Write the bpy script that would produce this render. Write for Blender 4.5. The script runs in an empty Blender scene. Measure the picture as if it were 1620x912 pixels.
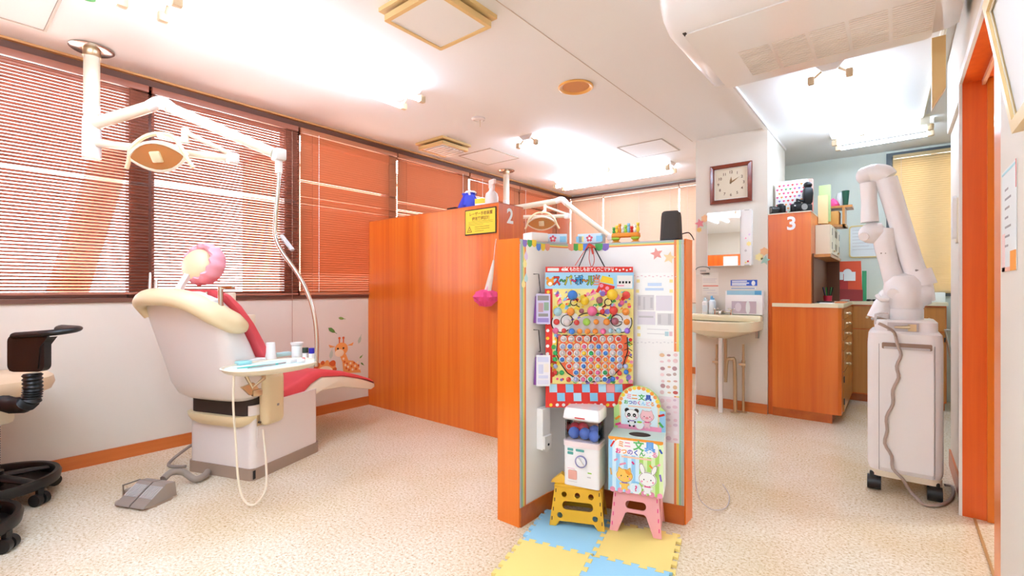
import bpy, bmesh, math, random
from math import sin, cos, pi, radians as R
from mathutils import Vector as V, Matrix
from mathutils.geometry import tessellate_polygon
random.seed(7)
S = bpy.context.scene
COL = S.collection
# ------------------------------------------------------------------ camera, world, exposure
cam = bpy.data.objects.new('camera', bpy.data.cameras.new('camera'))
COL.objects.link(cam)
cam.location = (0, 0, 1.1)
cam.rotation_euler = (R(90), 0, R(38.889))
cam.data.sensor_width = 36
cam.data.lens = 752.55 / 1620 * 36
cam.data.clip_start = 0.02
S.camera = cam
w = bpy.data.worlds.new('world'); S.world = w; w.use_nodes = True
bg = w.node_tree.nodes['Background']
bg.inputs[0].default_value = (0.93, 0.96, 1.0, 1)
bg.inputs[1].default_value = 4.0
S.view_settings.view_transform = 'Standard'
S.view_settings.look = 'None'
S.view_settings.gamma = 1
S.view_settings.use_curve_mapping = False
S.view_settings.exposure = 2.36
TUBE = 6.6          # emission strength of the fluorescent tubes
S.cycles.max_bounces = 10
S.cycles.diffuse_bounces = 4
S.cycles.transparent_max_bounces = 16
S.cycles.sample_clamp_indirect = 8
S.cycles.caustics_reflective = False
S.cycles.caustics_refractive = False
# ------------------------------------------------------------------ materials
def lin(c):
    if isinstance(c, str):
        c = c.lstrip('#'); c = [int(c[i:i+2], 16) / 255 for i in (0, 2, 4)]
    return tuple((x / 12.92 if x <= .04045 else ((x + .055) / 1.055) ** 2.4) for x in c) + (1,)
MATS = {}
def mat(name, col, rough=.5, metal=0, spec=.5, emit=0, coat=0, bump=None, trans=0, alpha=1):
    if name in MATS: return MATS[name]
    m = bpy.data.materials.new(name); m.use_nodes = True
    nt = m.node_tree; b = nt.nodes['Principled BSDF']
    b.inputs['Base Color'].default_value = lin(col)
    b.inputs['Roughness'].default_value = rough
    b.inputs['Metallic'].default_value = metal
    b.inputs['Specular IOR Level'].default_value = spec
    b.inputs['Coat Weight'].default_value = coat
    b.inputs['Coat Roughness'].default_value = .12
    if emit:
        b.inputs['Emission Color'].default_value = lin(col); b.inputs['Emission Strength'].default_value = emit
    if bump:
        sc, st = bump
        n = nt.nodes.new('ShaderNodeTexNoise'); n.inputs['Scale'].default_value = sc; n.inputs['Detail'].default_value = 3
        tc = nt.nodes.new('ShaderNodeTexCoord'); nt.links.new(tc.outputs['Object'], n.inputs['Vector'])
        bp = nt.nodes.new('ShaderNodeBump'); bp.inputs['Strength'].default_value = st; bp.inputs['Distance'].default_value = .002
        nt.links.new(n.outputs[0], bp.inputs['Height']); nt.links.new(bp.outputs[0], b.inputs['Normal'])
    if alpha < 1: b.inputs['Alpha'].default_value = alpha
    MATS[name] = m
    return m
def wood(name, c0, c1, c2, axis='z', rough=.33, sc=1.0):
    m = mat(name, c1, rough, coat=.25)
    nt = m.node_tree; b = nt.nodes['Principled BSDF']; L = nt.links
    tc = nt.nodes.new('ShaderNodeTexCoord'); mp = nt.nodes.new('ShaderNodeMapping')
    lo, hi = .7 * sc, 26 * sc
    mp.inputs['Scale'].default_value = {'z': (hi, hi, lo), 'x': (lo, hi, hi), 'y': (hi, lo, hi)}[axis]
    L.new(tc.outputs['Object'], mp.inputs['Vector'])
    n1 = nt.nodes.new('ShaderNodeTexNoise'); n1.inputs['Scale'].default_value = 1; n1.inputs['Detail'].default_value = 6
    n1.inputs['Roughness'].default_value = .65; n1.inputs['Distortion'].default_value = .25
    L.new(mp.outputs[0], n1.inputs['Vector'])
    n2 = nt.nodes.new('ShaderNodeTexNoise'); n2.inputs['Scale'].default_value = .22; n2.inputs['Detail'].default_value = 2
    L.new(mp.outputs[0], n2.inputs['Vector'])
    mx = nt.nodes.new('ShaderNodeMath'); mx.operation = 'MULTIPLY_ADD'; mx.inputs[1].default_value = .55
    L.new(n1.outputs[0], mx.inputs[0])
    m2 = nt.nodes.new('ShaderNodeMath'); m2.operation = 'MULTIPLY'; m2.inputs[1].default_value = .45
    L.new(n2.outputs[0], m2.inputs[0]); L.new(m2.outputs[0], mx.inputs[2])
    r = nt.nodes.new('ShaderNodeValToRGB'); e = r.color_ramp.elements
    e[0].position = .34; e[0].color = lin(c0); e[1].position = .66; e[1].color = lin(c2)
    k = e.new(.5); k.color = lin(c1)
    L.new(mx.outputs[0], r.inputs[0]); L.new(r.outputs[0], b.inputs['Base Color'])
    return m
def speckle_floor():
    m = mat('floor_vinyl', '#e0c9a4', .22, spec=.5)
    nt = m.node_tree; b = nt.nodes['Principled BSDF']; L = nt.links
    tc = nt.nodes.new('ShaderNodeTexCoord')
    n = nt.nodes.new('ShaderNodeTexNoise'); n.inputs['Scale'].default_value = 85; n.inputs['Detail'].default_value = 5; n.inputs['Roughness'].default_value = .75
    n2 = nt.nodes.new('ShaderNodeTexNoise'); n2.inputs['Scale'].default_value = 1.6; n2.inputs['Detail'].default_value = 3
    L.new(tc.outputs['Object'], n.inputs['Vector']); L.new(tc.outputs['Object'], n2.inputs['Vector'])
    r = nt.nodes.new('ShaderNodeValToRGB'); e = r.color_ramp.elements
    e[0].position = .33; e[0].color = lin('#b28f62'); e[1].position = .62; e[1].color = lin('#f7efe0')
    k = e.new(.45); k.color = lin('#e5d4b6')
    L.new(n.outputs[0], r.inputs[0])
    r2 = nt.nodes.new('ShaderNodeValToRGB'); e = r2.color_ramp.elements
    e[0].position = .3; e[0].color = lin('#ecd8b0'); e[1].position = .6; e[1].color = (1, 1, 1, 1)
    L.new(n2.outputs[0], r2.inputs[0])
    mx = nt.nodes.new('ShaderNodeMix'); mx.data_type = 'RGBA'; mx.blend_type = 'MULTIPLY'; mx.inputs[0].default_value = .6
    L.new(r.outputs[0], mx.inputs[6]); L.new(r2.outputs[0], mx.inputs[7]); L.new(mx.outputs[2], b.inputs['Base Color'])
    bp = nt.nodes.new('ShaderNodeBump'); bp.inputs['Strength'].default_value = .08; bp.inputs['Distance'].default_value = .002
    L.new(n.outputs[0], bp.inputs['Height']); L.new(bp.outputs[0], b.inputs['Normal'])
    return m
def glassy(name, tint=(1, 1, 1, 1), refl=.08):
    m = bpy.data.materials.new(name); m.use_nodes = True; nt = m.node_tree; nt.nodes.clear()
    o = nt.nodes.new('ShaderNodeOutputMaterial'); t = nt.nodes.new('ShaderNodeBsdfTransparent'); g = nt.nodes.new('ShaderNodeBsdfGlossy')
    t.inputs[0].default_value = tint; g.inputs['Roughness'].default_value = .03
    x = nt.nodes.new('ShaderNodeMixShader'); fr = nt.nodes.new('ShaderNodeLayerWeight'); fr.inputs[0].default_value = refl * 3
    nt.links.new(fr.outputs['Fresnel'], x.inputs[0]); nt.links.new(t.outputs[0], x.inputs[1]); nt.links.new(g.outputs[0], x.inputs[2])
    nt.links.new(x.outputs[0], o.inputs[0]); MATS[name] = m
    return m
m_wall = mat('wall_paint', '#e4d8c8', .7, bump=(160, .12))
m_wallg = mat('wall_paint_cool', '#e2e5d8', .7, bump=(160, .12))
m_ceil = mat('ceiling_board', '#eee9e4', .75, bump=(220, .1))
m_floor = speckle_floor()
m_wood = wood('orange_wood', '#d95c14', '#e66e1c', '#ee8028')
m_woodl = wood('light_orange_wood', '#e87018', '#ec781a', '#f08426')
m_woodd = wood('red_orange_wood', '#e4581a', '#ee6420', '#f67028')
m_base = wood('baseboard_wood', '#c05a20', '#cc6828', '#d67632', axis='y', sc=.6)
m_basex = wood('baseboard_wood_across', '#c05a20', '#cc6828', '#d67632', axis='x', sc=.6)
m_brown = mat('brown_sash', '#6e4636', .45)
m_slat = mat('slat_brown', '#b0705a', .4)
m_slat_lit = mat('slat_brown_lit', '#c57e58', .4)  # lit copy of the slat brown, room light put into the colour
m_beigeslat = mat('slat_beige', '#dcc08e', .45)
m_pinkslat = mat('slat_cream', '#d8b79c', .45)
m_white = mat('white_plastic', '#efe8e2', .35)
m_whiteg = mat('white_gloss', '#f3ece8', .2, coat=.3)
m_cream = mat('cream_plastic', '#e9d3a8', .35)
m_ivory = mat('ivory_plastic', '#ecdfc6', .35)
m_yellowed = mat('yellowed_plastic', '#e5bf80', .45)
m_black = mat('black_plastic', '#161514', .4)
m_dark = mat('dark_cavity', '#3a2c24', .8)
m_chrome = mat('chrome', '#d8d2ca', .18, metal=1)
m_steel = mat('brushed_steel', '#b9b0a6', .35, metal=1)
m_brass = mat('old_brass', '#cdb592', .28, metal=1)
m_taupe = mat('taupe_plastic', '#a58e7c', .5)
m_grey = mat('warm_grey', '#9d8f84', .5)
m_coral = mat('coral_vinyl', '#e8525a', .38)
m_paper = mat('white_paper', '#f6f3ee', .8)
m_ink = mat('black_ink', '#1c1714', .7)
m_red = mat('print_red', '#e02c22', .6)
m_blue = mat('print_blue', '#2f57b8', .6)
m_sky = mat('print_sky', '#8ccbec', .6)
m_yel = mat('print_yellow', '#f8d53a', .6)
m_ora = mat('print_orange', '#f49a2c', .6)
m_pink = mat('print_pink', '#f49ab8', .6)
m_hot = mat('hot_pink', '#ec3f86', .5)
m_grn = mat('print_green', '#4fae54', .6)
m_lime = mat('print_lime', '#a8d84a', .6)
m_pur = mat('print_purple', '#8a6fc0', .6)
m_lgrey = mat('print_light_grey', '#cfc6c4', .6)
m_mgrey = mat('print_grey', '#9a928e', .6)
m_tube = mat('lit_tube', '#cbe3ff', .3, emit=TUBE)
m_mirror = mat('mirror_silver', '#f4f2ee', .02, metal=1)
m_glass = glassy('window_glass')
m_clear = glassy('clear_plastic', (.97, .97, .97, 1), .06)
# ------------------------------------------------------------------ geometry helper
class G:
    def __init__(s): s.v = []; s.f = []; s.m = []; s.s = []
    def add(s, vs, fs, m=0, smooth=False, M=None):
        o = len(s.v)
        s.v += [tuple(M @ V(p)) if M else tuple(p) for p in vs]
        for f in fs:
            s.f.append(tuple(i + o for i in f)); s.m.append(m); s.s.append(smooth)
        return s
    def box(s, x0, x1, y0, y1, z0, z1, m=0, b=0, seg=2, M=None):
        if b <= 0:
            vs = [(x, y, z) for z in (z0, z1) for y in (y0, y1) for x in (x0, x1)]
            return s.add(vs, [(0, 2, 3, 1), (4, 5, 7, 6), (0, 1, 5, 4), (2, 6, 7, 3), (0, 4, 6, 2), (1, 3, 7, 5)], m, False, M)
        bm = bmesh.new(); bmesh.ops.create_cube(bm, size=1)
        for q in bm.verts:
            q.co = V(((x0 + x1) / 2 + q.co.x * (x1 - x0), (y0 + y1) / 2 + q.co.y * (y1 - y0), (z0 + z1) / 2 + q.co.z * (z1 - z0)))
        b = min(b, .49 * min(abs(x1 - x0), abs(y1 - y0), abs(z1 - z0)))
        bmesh.ops.bevel(bm, geom=bm.edges[:], offset=b, segments=seg, affect='EDGES', profile=.5)
        bm.verts.index_update()
        s.add([q.co.copy() for q in bm.verts], [[q.index for q in f.verts] for f in bm.faces], m, True, M); bm.free()
        return s
    def cyl(s, p0, p1, r0, r1=None, n=16, m=0, cap=True, M=None):
        if r1 is None: r1 = r0
        p0, p1 = V(p0), V(p1); d = (p1 - p0).normalized()
        a = V((0, 0, 1)) if abs(d.z) < .9 else V((1, 0, 0))
        u = d.cross(a).normalized(); q = d.cross(u)
        vs = [p + (u * cos(2 * pi * i / n) + q * sin(2 * pi * i / n)) * r for p, r in ((p0, r0), (p1, r1)) for i in range(n)]
        fs = [(i, (i + 1) % n, n + (i + 1) % n, n + i) for i in range(n)]
        s.add(vs, fs, m, True, M)
        if cap: s.add(vs, [tuple(range(n - 1, -1, -1)), tuple(range(n, 2 * n))], m, False, M)
        return s
    def tube(s, pts, r, n=8, m=0, smooth_path=0, M=None, flat=1.0):
        pts = [V(p) for p in pts]
        rr = list(r) if isinstance(r, (list, tuple)) else [r] * len(pts)
        if smooth_path:
            P, Q = [], []
            for i in range(len(pts) - 1):
                a, b, c, d = pts[max(i - 1, 0)], pts[i], pts[i + 1], pts[min(i + 2, len(pts) - 1)]
                for k in range(smooth_path):
                    t = k / smooth_path
                    P.append(.5 * ((2 * b) + (c - a) * t + (2 * a - 5 * b + 4 * c - d) * t * t + (3 * b - a - 3 * c + d) * t ** 3))
                    Q.append(rr[i] * (1 - t) + rr[i + 1] * t)
            P.append(pts[-1]); Q.append(rr[-1]); pts, rr = P, Q
        N = len(pts); vs = []; u = None
        for i in range(N):
            d = (pts[min(i + 1, N - 1)] - pts[max(i - 1, 0)]).normalized()
            if u is None:
                a = V((0, 0, 1)) if abs(d.z) < .9 else V((1, 0, 0)); u = a.cross(d).normalized()
            else: u = (u - d * u.dot(d)).normalized()
            q = d.cross(u)
            vs += [pts[i] + (u * cos(2 * pi * k / n) + q * sin(2 * pi * k / n) * flat) * rr[i] for k in range(n)]
        fs = [(i * n + k, i * n + (k + 1) % n, (i + 1) * n + (k + 1) % n, (i + 1) * n + k) for i in range(N - 1) for k in range(n)]
        s.add(vs, fs, m, True, M)
        s.add(vs[:n], [tuple(range(n - 1, -1, -1))], m, False, M); s.add(vs[-n:], [tuple(range(n))], m, False, M)
        return s
    def lathe(s, prof, n=24, c=(0, 0, 0), m=0, M=None, wob=None, axis=None):
        T = Matrix.Translation(c)
        if axis: T = T @ V((0, 0, 1)).rotation_difference(V(axis)).to_matrix().to_4x4()
        if M: T = M @ T
        vs = []
        for j, (r, z) in enumerate(prof):
            for i in range(n):
                a = 2 * pi * i / n; k = 1 + (wob(j, a) if wob else 0)
                vs.append((r * k * cos(a), r * k * sin(a), z))
        fs = [(j * n + i, j * n + (i + 1) % n, (j + 1) * n + (i + 1) % n, (j + 1) * n + i) for j in range(len(prof) - 1) for i in range(n)]
        s.add(vs, fs, m, True, T)
        k = len(prof) - 1
        if prof[0][0] > 1e-5: s.add(vs[:n], [tuple(range(n - 1, -1, -1))], m, False, T)
        if prof[k][0] > 1e-5: s.add(vs[k * n:], [tuple(range(n))], m, False, T)
        return s
    def ball(s, c, r, n=12, k=8, m=0, M=None):
        if not isinstance(r, (tuple, list)): r = (r, r, r)
        vs = [(c[0] + r[0] * sin(pi * j / k) * cos(2 * pi * i / n), c[1] + r[1] * sin(pi * j / k) * sin(2 * pi * i / n), c[2] + r[2] * cos(pi * j / k)) for j in range(1, k) for i in range(n)]
        vs += [(c[0], c[1], c[2] + r[2]), (c[0], c[1], c[2] - r[2])]; t = len(vs) - 2
        fs = [(j * n + i, j * n + (i + 1) % n, (j + 1) * n + (i + 1) % n, (j + 1) * n + i) for j in range(k - 2) for i in range(n)]
        fs += [(t, (i + 1) % n, i) for i in range(n)] + [(t + 1, (k - 2) * n + i, (k - 2) * n + (i + 1) % n) for i in range(n)]
        return s.add(vs, fs, m, True, M)
    def prism(s, outer, d, M=None, m=0, holes=(), side=None, z0=0, smooth=False):
        loops = [list(outer)] + [list(h) for h in holes]
        flat = [p for l in loops for p in l]; n = len(flat)
        tri = tessellate_polygon([[V((p[0], p[1], 0)) for p in l] for l in loops])
        vs = [(p[0], p[1], z0) for p in flat] + [(p[0], p[1], z0 + d) for p in flat]
        s.add(vs, [tuple(t) for t in tri] + [tuple(i + n for i in reversed(t)) for t in tri], m, False, M)
        o = 0; fs = []
        for l in loops:
            k = len(l); fs += [(o + i, o + (i + 1) % k, o + (i + 1) % k + n, o + i + n) for i in range(k)]; o += k
        return s.add(vs, fs, m if side is None else side, smooth, M)
    def loft(s, secs, m=0, cap=True, M=None, closed=True):
        n = len(secs[0]); vs = [p for q in secs for p in q]
        fs = [(j * n + i, j * n + (i + 1) % n, (j + 1) * n + (i + 1) % n, (j + 1) * n + i) for j in range(len(secs) - 1) for i in range(n if closed else n - 1)]
        s.add(vs, fs, m, True, M)
        if cap: s.add(secs[0], [tuple(range(n - 1, -1, -1))], m, False, M); s.add(secs[-1], [tuple(range(n))], m, False, M)
        return s
    def build(s, name, mats, parent=None, world=False, sharp=38, loc=None, rot=None):
        me = bpy.data.meshes.new(name)
        vs = s.v
        if world and parent is not None:
            inv = Matrix.LocRotScale(parent.location, parent.rotation_euler, None)
            p = parent.parent
            while p is not None:
                inv = Matrix.LocRotScale(p.location, p.rotation_euler, None) @ inv; p = p.parent
            inv = inv.inverted(); vs = [inv @ V(q) for q in vs]
        me.from_pydata([tuple(q) for q in vs], [], s.f)
        if not isinstance(mats, (list, tuple)): mats = [mats]
        for q in mats: me.materials.append(q)
        me.polygons.foreach_set('material_index', s.m); me.polygons.foreach_set('use_smooth', s.s)
        bm = bmesh.new(); bm.from_mesh(me)
        bmesh.ops.remove_doubles(bm, verts=bm.verts, dist=1e-6)
        bmesh.ops.recalc_face_normals(bm, faces=bm.faces); bm.to_mesh(me); bm.free()
        me.set_sharp_from_angle(angle=R(sharp))
        o = bpy.data.objects.new(name, me); COL.objects.link(o)
        if parent is not None: o.parent = parent
        if loc is not None: o.location = loc
        if rot is not None: o.rotation_euler = rot
        return o
def frame(o, u, v):
    u, v = V(u).normalized(), V(v).normalized(); w_ = u.cross(v)
    return Matrix(((u.x, v.x, w_.x, o[0]), (u.y, v.y, w_.y, o[1]), (u.z, v.z, w_.z, o[2]), (0, 0, 0, 1)))
def circ(cx, cy, r, n=16, ry=None, a0=0):
    return [(cx + r * cos(a0 + 2 * pi * i / n), cy + (ry or r) * sin(a0 + 2 * pi * i / n)) for i in range(n)]
def rrect(x0, x1, y0, y1, r, n=4):
    o = []
    for cx, cy, a in ((x1 - r, y0 + r, -90), (x1 - r, y1 - r, 0), (x0 + r, y1 - r, 90), (x0 + r, y0 + r, 180)):
        o += [(cx + r * cos(R(a + 90 * i / n)), cy + r * sin(R(a + 90 * i / n))) for i in range(n + 1)]
    return o
def rect(x0, x1, y0, y1): return [(x0, y0), (x1, y0), (x1, y1), (x0, y1)]
def star(cx, cy, r, k=.45, n=5, a0=pi / 2):
    return [(cx + (r if i % 2 == 0 else r * k) * cos(a0 + pi * i / n), cy + (r if i % 2 == 0 else r * k) * sin(a0 + pi * i / n)) for i in range(2 * n)]
def thing(name, label, cat, loc=(0, 0, 0), rotz=0, group=None):
    o = bpy.data.objects.new(name, None); COL.objects.link(o)
    o.empty_display_size = .1; o.location = loc; o.rotation_euler = (0, 0, rotz)
    o['label'] = label; o['category'] = cat
    if group: o['group'] = group
    return o
def tag(o, label, cat, group=None):
    o['label'] = label; o['category'] = cat
    if group: o['group'] = group
    return o
def struct(o): o['kind'] = 'structure'; return o
def stuff(o): o['kind'] = 'stuff'; return o
def text(s, size, m, parent, M, name='lettering', align='CENTER', ext=.0003, sx=1.0, bold=0, world=True):
    cu = bpy.data.curves.new('t', 'FONT'); cu.body = s; cu.size = size; cu.align_x = align; cu.align_y = 'CENTER'
    cu.extrude = ext; cu.offset = bold; cu.resolution_u = 3
    ob = bpy.data.objects.new('t', cu)
    me = bpy.data.meshes.new_from_object(ob)
    bpy.data.objects.remove(ob); bpy.data.curves.remove(cu)
    g = G(); g.add([(p.co.x * sx, p.co.y, p.co.z + ext) for p in me.vertices], [tuple(f.vertices) for f in me.polygons], 0, False, M)
    bpy.data.meshes.remove(me)
    return g.build(name, m, parent, world=world)
def copy_tree(o, parent=None):
    c = o.copy(); COL.objects.link(c)
    if parent is not None: c.parent = parent
    for ch in list(o.children): copy_tree(ch, c)
    return c
# ------------------------------------------------------------------ the setting
XL, XR, YB, YF, H = -3.88, .25, 6.22, -3.6, 2.5
def sbox(name, b, m, parent=None): return struct(G().box(*b).build(name, m)) if parent is None else G().box(*b).build(name, m, parent)
sbox('floor', (XL - .25, 1.9, YF - .2, YB + .2, -.12, 0), m_floor)
sbox('ceiling', (XL - .02, 1.9, YF - .2, YB + .2, H, H + .12), m_ceil)
g = G().box(XL - .2, XL, YF - .2, YB + .2, 0, 1.009).box(XL - .2, XL, YF - .2, -.08, 1.009, H).box(XL - .2, XL, -.08, YB + .2, 2.485, H)
struct(g.build('wall_left', m_wall))
# back wall with two window openings
g = G().box(XL, -1.48, YB, YB + .15, 0, .9).box(-1.48, -.06, YB, YB + .15, 0, H).box(-.06, .64, YB, YB + .15, 0, 1.04)
g.box(.64, 1.9, YB, YB + .15, 0, H).box(XL, -1.48, YB, YB + .15, 2.46, H).box(-.06, .64, YB, YB + .15, 2.46, H)
struct(g.build('wall_back', m_wallg))
struct(G().box(XL, XR, YF - .15, YF, 0, H).build('wall_front', m_wall))
g = G().box(-1.48, -.868, 4.62, 5.45, 0, H).box(-1.48, -1.1, 5.45, YB, 0, H)
struct(g.build('wall_middle', m_wall))
g = G().box(XR, .37, YF - .15, 2.072, 0, H).box(XR, .37, 2.072, 3.155, 2.09, H).box(XR, .37, 3.155, 4.0, 2.055, H).box(.266, .37, 3.155, 4.0, 0, 2.055)
struct(g.build('wall_right', m_wall))
struct(G().box(.37, 1.3, 4.0, 4.12, 0, H).box(1.2, 1.3, 4.12, YB, 0, H).build('wall_recess', m_wallg))
struct(G().box(1.7, 1.8, YF - .15, 4.0, 0, H).box(.37, 1.7, YF - .15, YF, 0, H).build('wall_corridor', m_wall))
struct(G().box(XL, XL + .013, YF, 2.65, 0, .08).build('baseboard_left', m_base))
struct(G().box(-1.49, -.868, 4.607, 4.62, 0, .085).build('baseboard_middle', m_basex))
struct(G().box(.256, .266, 3.155, 4.0, 0, .1).build('baseboard_right', m_base))
struct(G().box(XR - .01, XR, YF, 2.1, 0, .085).build('baseboard_near', m_base))
struct(G().box(XL, -1.48, YB - .012, YB, 0, .085).build('baseboard_back', m_basex))
struct(G().box(XL, -3.845, -.1, YB, 2.487, H).build('trim_1', mat('honey_trim', '#d99a5c', .5)))
struct(G().box(-1.513, -1.508, YF, 4.62, H - .0015, H + .001).build('trim_2', mat('seam', '#cdb9a6', .8)))
struct(G().box(.287, .297, 2.0, 3.4, -.001, .003).build('trim_3', mat('floor_track', '#b98d58', .4)))
g = G().box(-.895, -.868, 3.03, 4.62, H - .022, H).box(-.865, -.855, 3.03, 5.45, H - .022, H)
rail = struct(g.build('trim_4', m_white))
G().box(-.868, -.8652, 3.03, 5.45, H - .018, H).build('groove', m_dark, rail)
g = G().tube([(.235, 1.6, 2.487), (.17, 5.1, 2.487)], .014, n=8).box(.155, .215, 5.08, 5.16, 2.42, H)
struct(g.build('trim_5', m_ivory))
# left windows: sashes in one long opening
ys = [-.08, .948, 1.966, 2.966, 3.992, 4.94, 5.82, 6.22]
sill = struct(G().box(XL - .12, XL + .012, -.08, YB, 1.009, 1.036).build('trim_6', m_brown))
struct(G().box(XL - .12, XL + .005, -.08, YB, 2.445, 2.487).build('trim_7', m_brown))
for i in range(7):
    y0, y1 = ys[i], ys[i + 1]
    g = G().box(-3.99, -3.905, y1 - .1, y1, 1.036, 2.445).box(-3.99, -3.95, y0, y0 + .05, 1.036, 2.445)
    g.box(-3.99, -3.95, y0, y1, 1.036, 1.075).box(-3.99, -3.95, y0, y1, 2.41, 2.445)
    wn = struct(g.build('window_%d' % (i + 1), m_brown))
    G().box(-3.974, -3.969, y0 + .05, y1 - .1, 1.075, 2.41).build('pane', m_glass, wn)
def backwin(n, x0, x1, z0, z1, m):
    g = G().box(x0, x1, YB + .03, YB + .1, z0, z0 + .045).box(x0, x1, YB + .03, YB + .1, z1 - .045, z1)
    g.box(x0, x0 + .045, YB + .03, YB + .1, z0, z1).box(x1 - .045, x1, YB + .03, YB + .1, z0, z1).box((x0 + x1) / 2 - .02, (x0 + x1) / 2 + .02, YB + .03, YB + .1, z0, z1)
    wn = struct(g.build('window_%d' % n, m))
    G().box(x0 + .04, x1 - .04, YB + .06, YB + .065, z0 + .04, z1 - .04).build('pane', m_glass, wn)
backwin(8, -3.87, -1.48, .9, 2.46, m_brown)
backwin(9, -.06, .64, 1.04, 2.46, mat('grey_sash', '#6f7478', .4))
struct(G().box(-3.87, -1.48, YB - .03, YB, 2.455, 2.485).build('trim_8', m_brown))
g = G().box(-.075, .66, YB - .02, YB + .001, 2.445, 2.475).box(-.075, -.03, YB - .02, YB + .001, 1.04, 2.445).box(-.075, .66, YB - .02, YB + .001, 1.02, 1.05)
struct(g.build('trim_9', mat('slate_sash', '#5d6468', .4)))
# doorway on the right
d = struct(G().box(.25, .37, 3.15, 3.2, 0, 2.09).build('door_1', m_woodd))
G().box(.25, .37, 2.072, 3.2, 2.085, 2.12).build('door_head', m_woodd, d)
G().box(.25, .372, 2.072, 2.193, 0, 2.12).build('door_jamb', m_woodl, d)
G().box(.238, .25, 3.148, 3.162, 0, 2.12).build('casing', m_white, d)
G().box(.238, .25, 2.19, 3.162, 2.083, 2.125).build('casing', m_white, d)
G().box(.318, .33, 2.2, 3.15, 2.062, 2.085).build('door_stop', mat('pale_wood', '#eeb491', .4), d)
G().box(.335, .375, 3.138, 3.15, 0, 2.085).build('door_edge', m_woodl, d)
# outside, seen between the slats
ext = struct(G().box(-16, XL - .25, -14, 20, -3.2, -3.0).build('ground_outside', mat('asphalt', '#b9b4b0', .9)))
hs = thing('house', 'pale house front across the street, glimpsed between the slats', 'building', (-9.2, 1, -3.0))
G().box(-9.6, -9.0, -9, 3.2, -3, 5.5).build('wall', mat('house_white', '#f2efec', .8), hs, world=True)
for k in range(4):
    G().box(-9.0, -8.95, -6 + k * 2.3, -4.8 + k * 2.3, .9, 2.2).build('window', mat('house_glass', '#d5dde6', .2), hs, world=True)
hb = thing('brick_house', 'reddish brown building outside, behind the closed blinds', 'building', (-8.2, 6, -3.0))
G().box(-8.6, -8.0, 3.4, 14, -3, 3.2).build('wall', mat('house_brown', '#b9846a', .8), hb, world=True)
G().box(-8.7, -7.8, 3.3, 14.1, 3.2, 3.4).build('roof', m_brown, hb, world=True)
tag(G().tube([(-5.4, -.2, -3.0), (-5.25, 1.05, 2.35)], .13, n=10).build('leaning_beam', mat('beam_brown', '#9c5a42', .7)), 'brown leaning beam outside the first window, crossing the slats', 'beam')
# ------------------------------------------------------------------ blinds
slat_n = 66
def slat_mesh(L, m, n='slat', wd=.0125):
    g = G()
    vs = []
    for y in (-L / 2, L / 2):
        for x, z in ((-wd, -.0012), (0, .0012), (wd, -.0012)): vs.append((x, y, z))
    vs += [(x, y, z - .0006) for x, y, z in vs]
    fs = [(0, 1, 4, 3), (1, 2, 5, 4), (6, 9, 10, 7), (7, 10, 11, 8), (0, 3, 9, 6), (2, 8, 11, 5), (0, 6, 7, 1), (1, 7, 8, 2), (3, 4, 10, 9), (4, 5, 11, 10)]
    g.add(vs, fs, 0, True)
    return g
def blind(y0, y1, tilt, label, m, odd={}, single=True, cord=None, z0=1.062, wand=None):
    x = -3.862
    t = thing('venetian_blind', label, 'blind', (x, (y0 + y1) / 2, 2.405), 0, 'brown window blinds')
    L = y1 - y0 - .006
    G().box(-.016, .016, -L / 2, L / 2, -.008, .034, b=.004).build('headrail', m, t)
    pitch = (2.39 - z0) / slat_n
    g = slat_mesh(L, m); first = None; gg = G()
    for k in range(slat_n):
        z = 2.39 - .5 * pitch - k * pitch - 2.405
        a = -R(odd.get(k, tilt) + random.uniform(-1.5, 1.5))
        if single:
            if first is None: o = first = g.build('slat', m, t)
            else:
                o = first.copy(); COL.objects.link(o); o.parent = t
            o.location = (0, 0, z); o.rotation_euler = (0, a, 0)
        else:
            gg.add(g.v, g.f, 0, True, Matrix.Translation((0, 0, z)) @ Matrix.Rotation(a, 4, 'Y'))
    if not single: stuff(gg.build('slat', m, t))
    zb = z0 - 2.405
    G().box(-.012, .012, -L / 2, L / 2, zb - .02, zb - .005, b=.003).build('bottom_rail', m, t)
    for k in (-.4, .4) if single else (-.38, .38):
        G().tube([(.0135, L * k, zb), (.0135, L * k, 0)], .0012, n=5).build('ladder_cord', mat('cord_brown', '#7b5342', .8), t)
    if cord is not None:
        g = G().tube([(.024, cord - (y0 + y1) / 2, -1.34), (.024, cord - (y0 + y1) / 2, 0)], .0022, n=6)
        for k in range(60): g.ball((.024, cord - (y0 + y1) / 2, -.01 - k * .022), .0046, 6, 4)
        g.build('pull_chain', m_white, t)
    if wand is not None:
        G().tube([(.02, wand - (y0 + y1) / 2, -1.85), (.02, wand - (y0 + y1) / 2, -.02)], .0022, n=6).build('pull_cord', mat('cord_tan', '#b58d78', .7), t)
    return t
blind(-.06, .946, 27, 'brown slatted blind half open on the leftmost window, white gap at its foot', m_slat, {k: 3 for k in (30,)}, z0=1.078)
blind(.957, 1.96, 27, 'brown slatted blind half open behind the dental chair headrest', m_slat, {28: 2, 29: 8}, wand=1.9, z0=1.062)
blind(1.975, 2.962, 50, 'lit-toned brown blind nearly closed beside the wooden partition, one white streak across it', m_slat_lit, {3: 25, 19: 14, 26: 30, 29: 30}, cord=2.13)
blind(2.968, 3.985, 53, 'lit-toned brown blind nearly closed, just above the blue bag on the partition', m_slat_lit, {0: 16, 21: 20, 25: 12, 27: 20}, cord=3.87)
blind(4.0, 4.935, 48, 'lit-toned brown blind above the partition behind the spray bottle', m_slat_lit, {1: 15, 10: 5, 11: 5, 20: 20}, single=False, cord=4.2)
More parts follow.
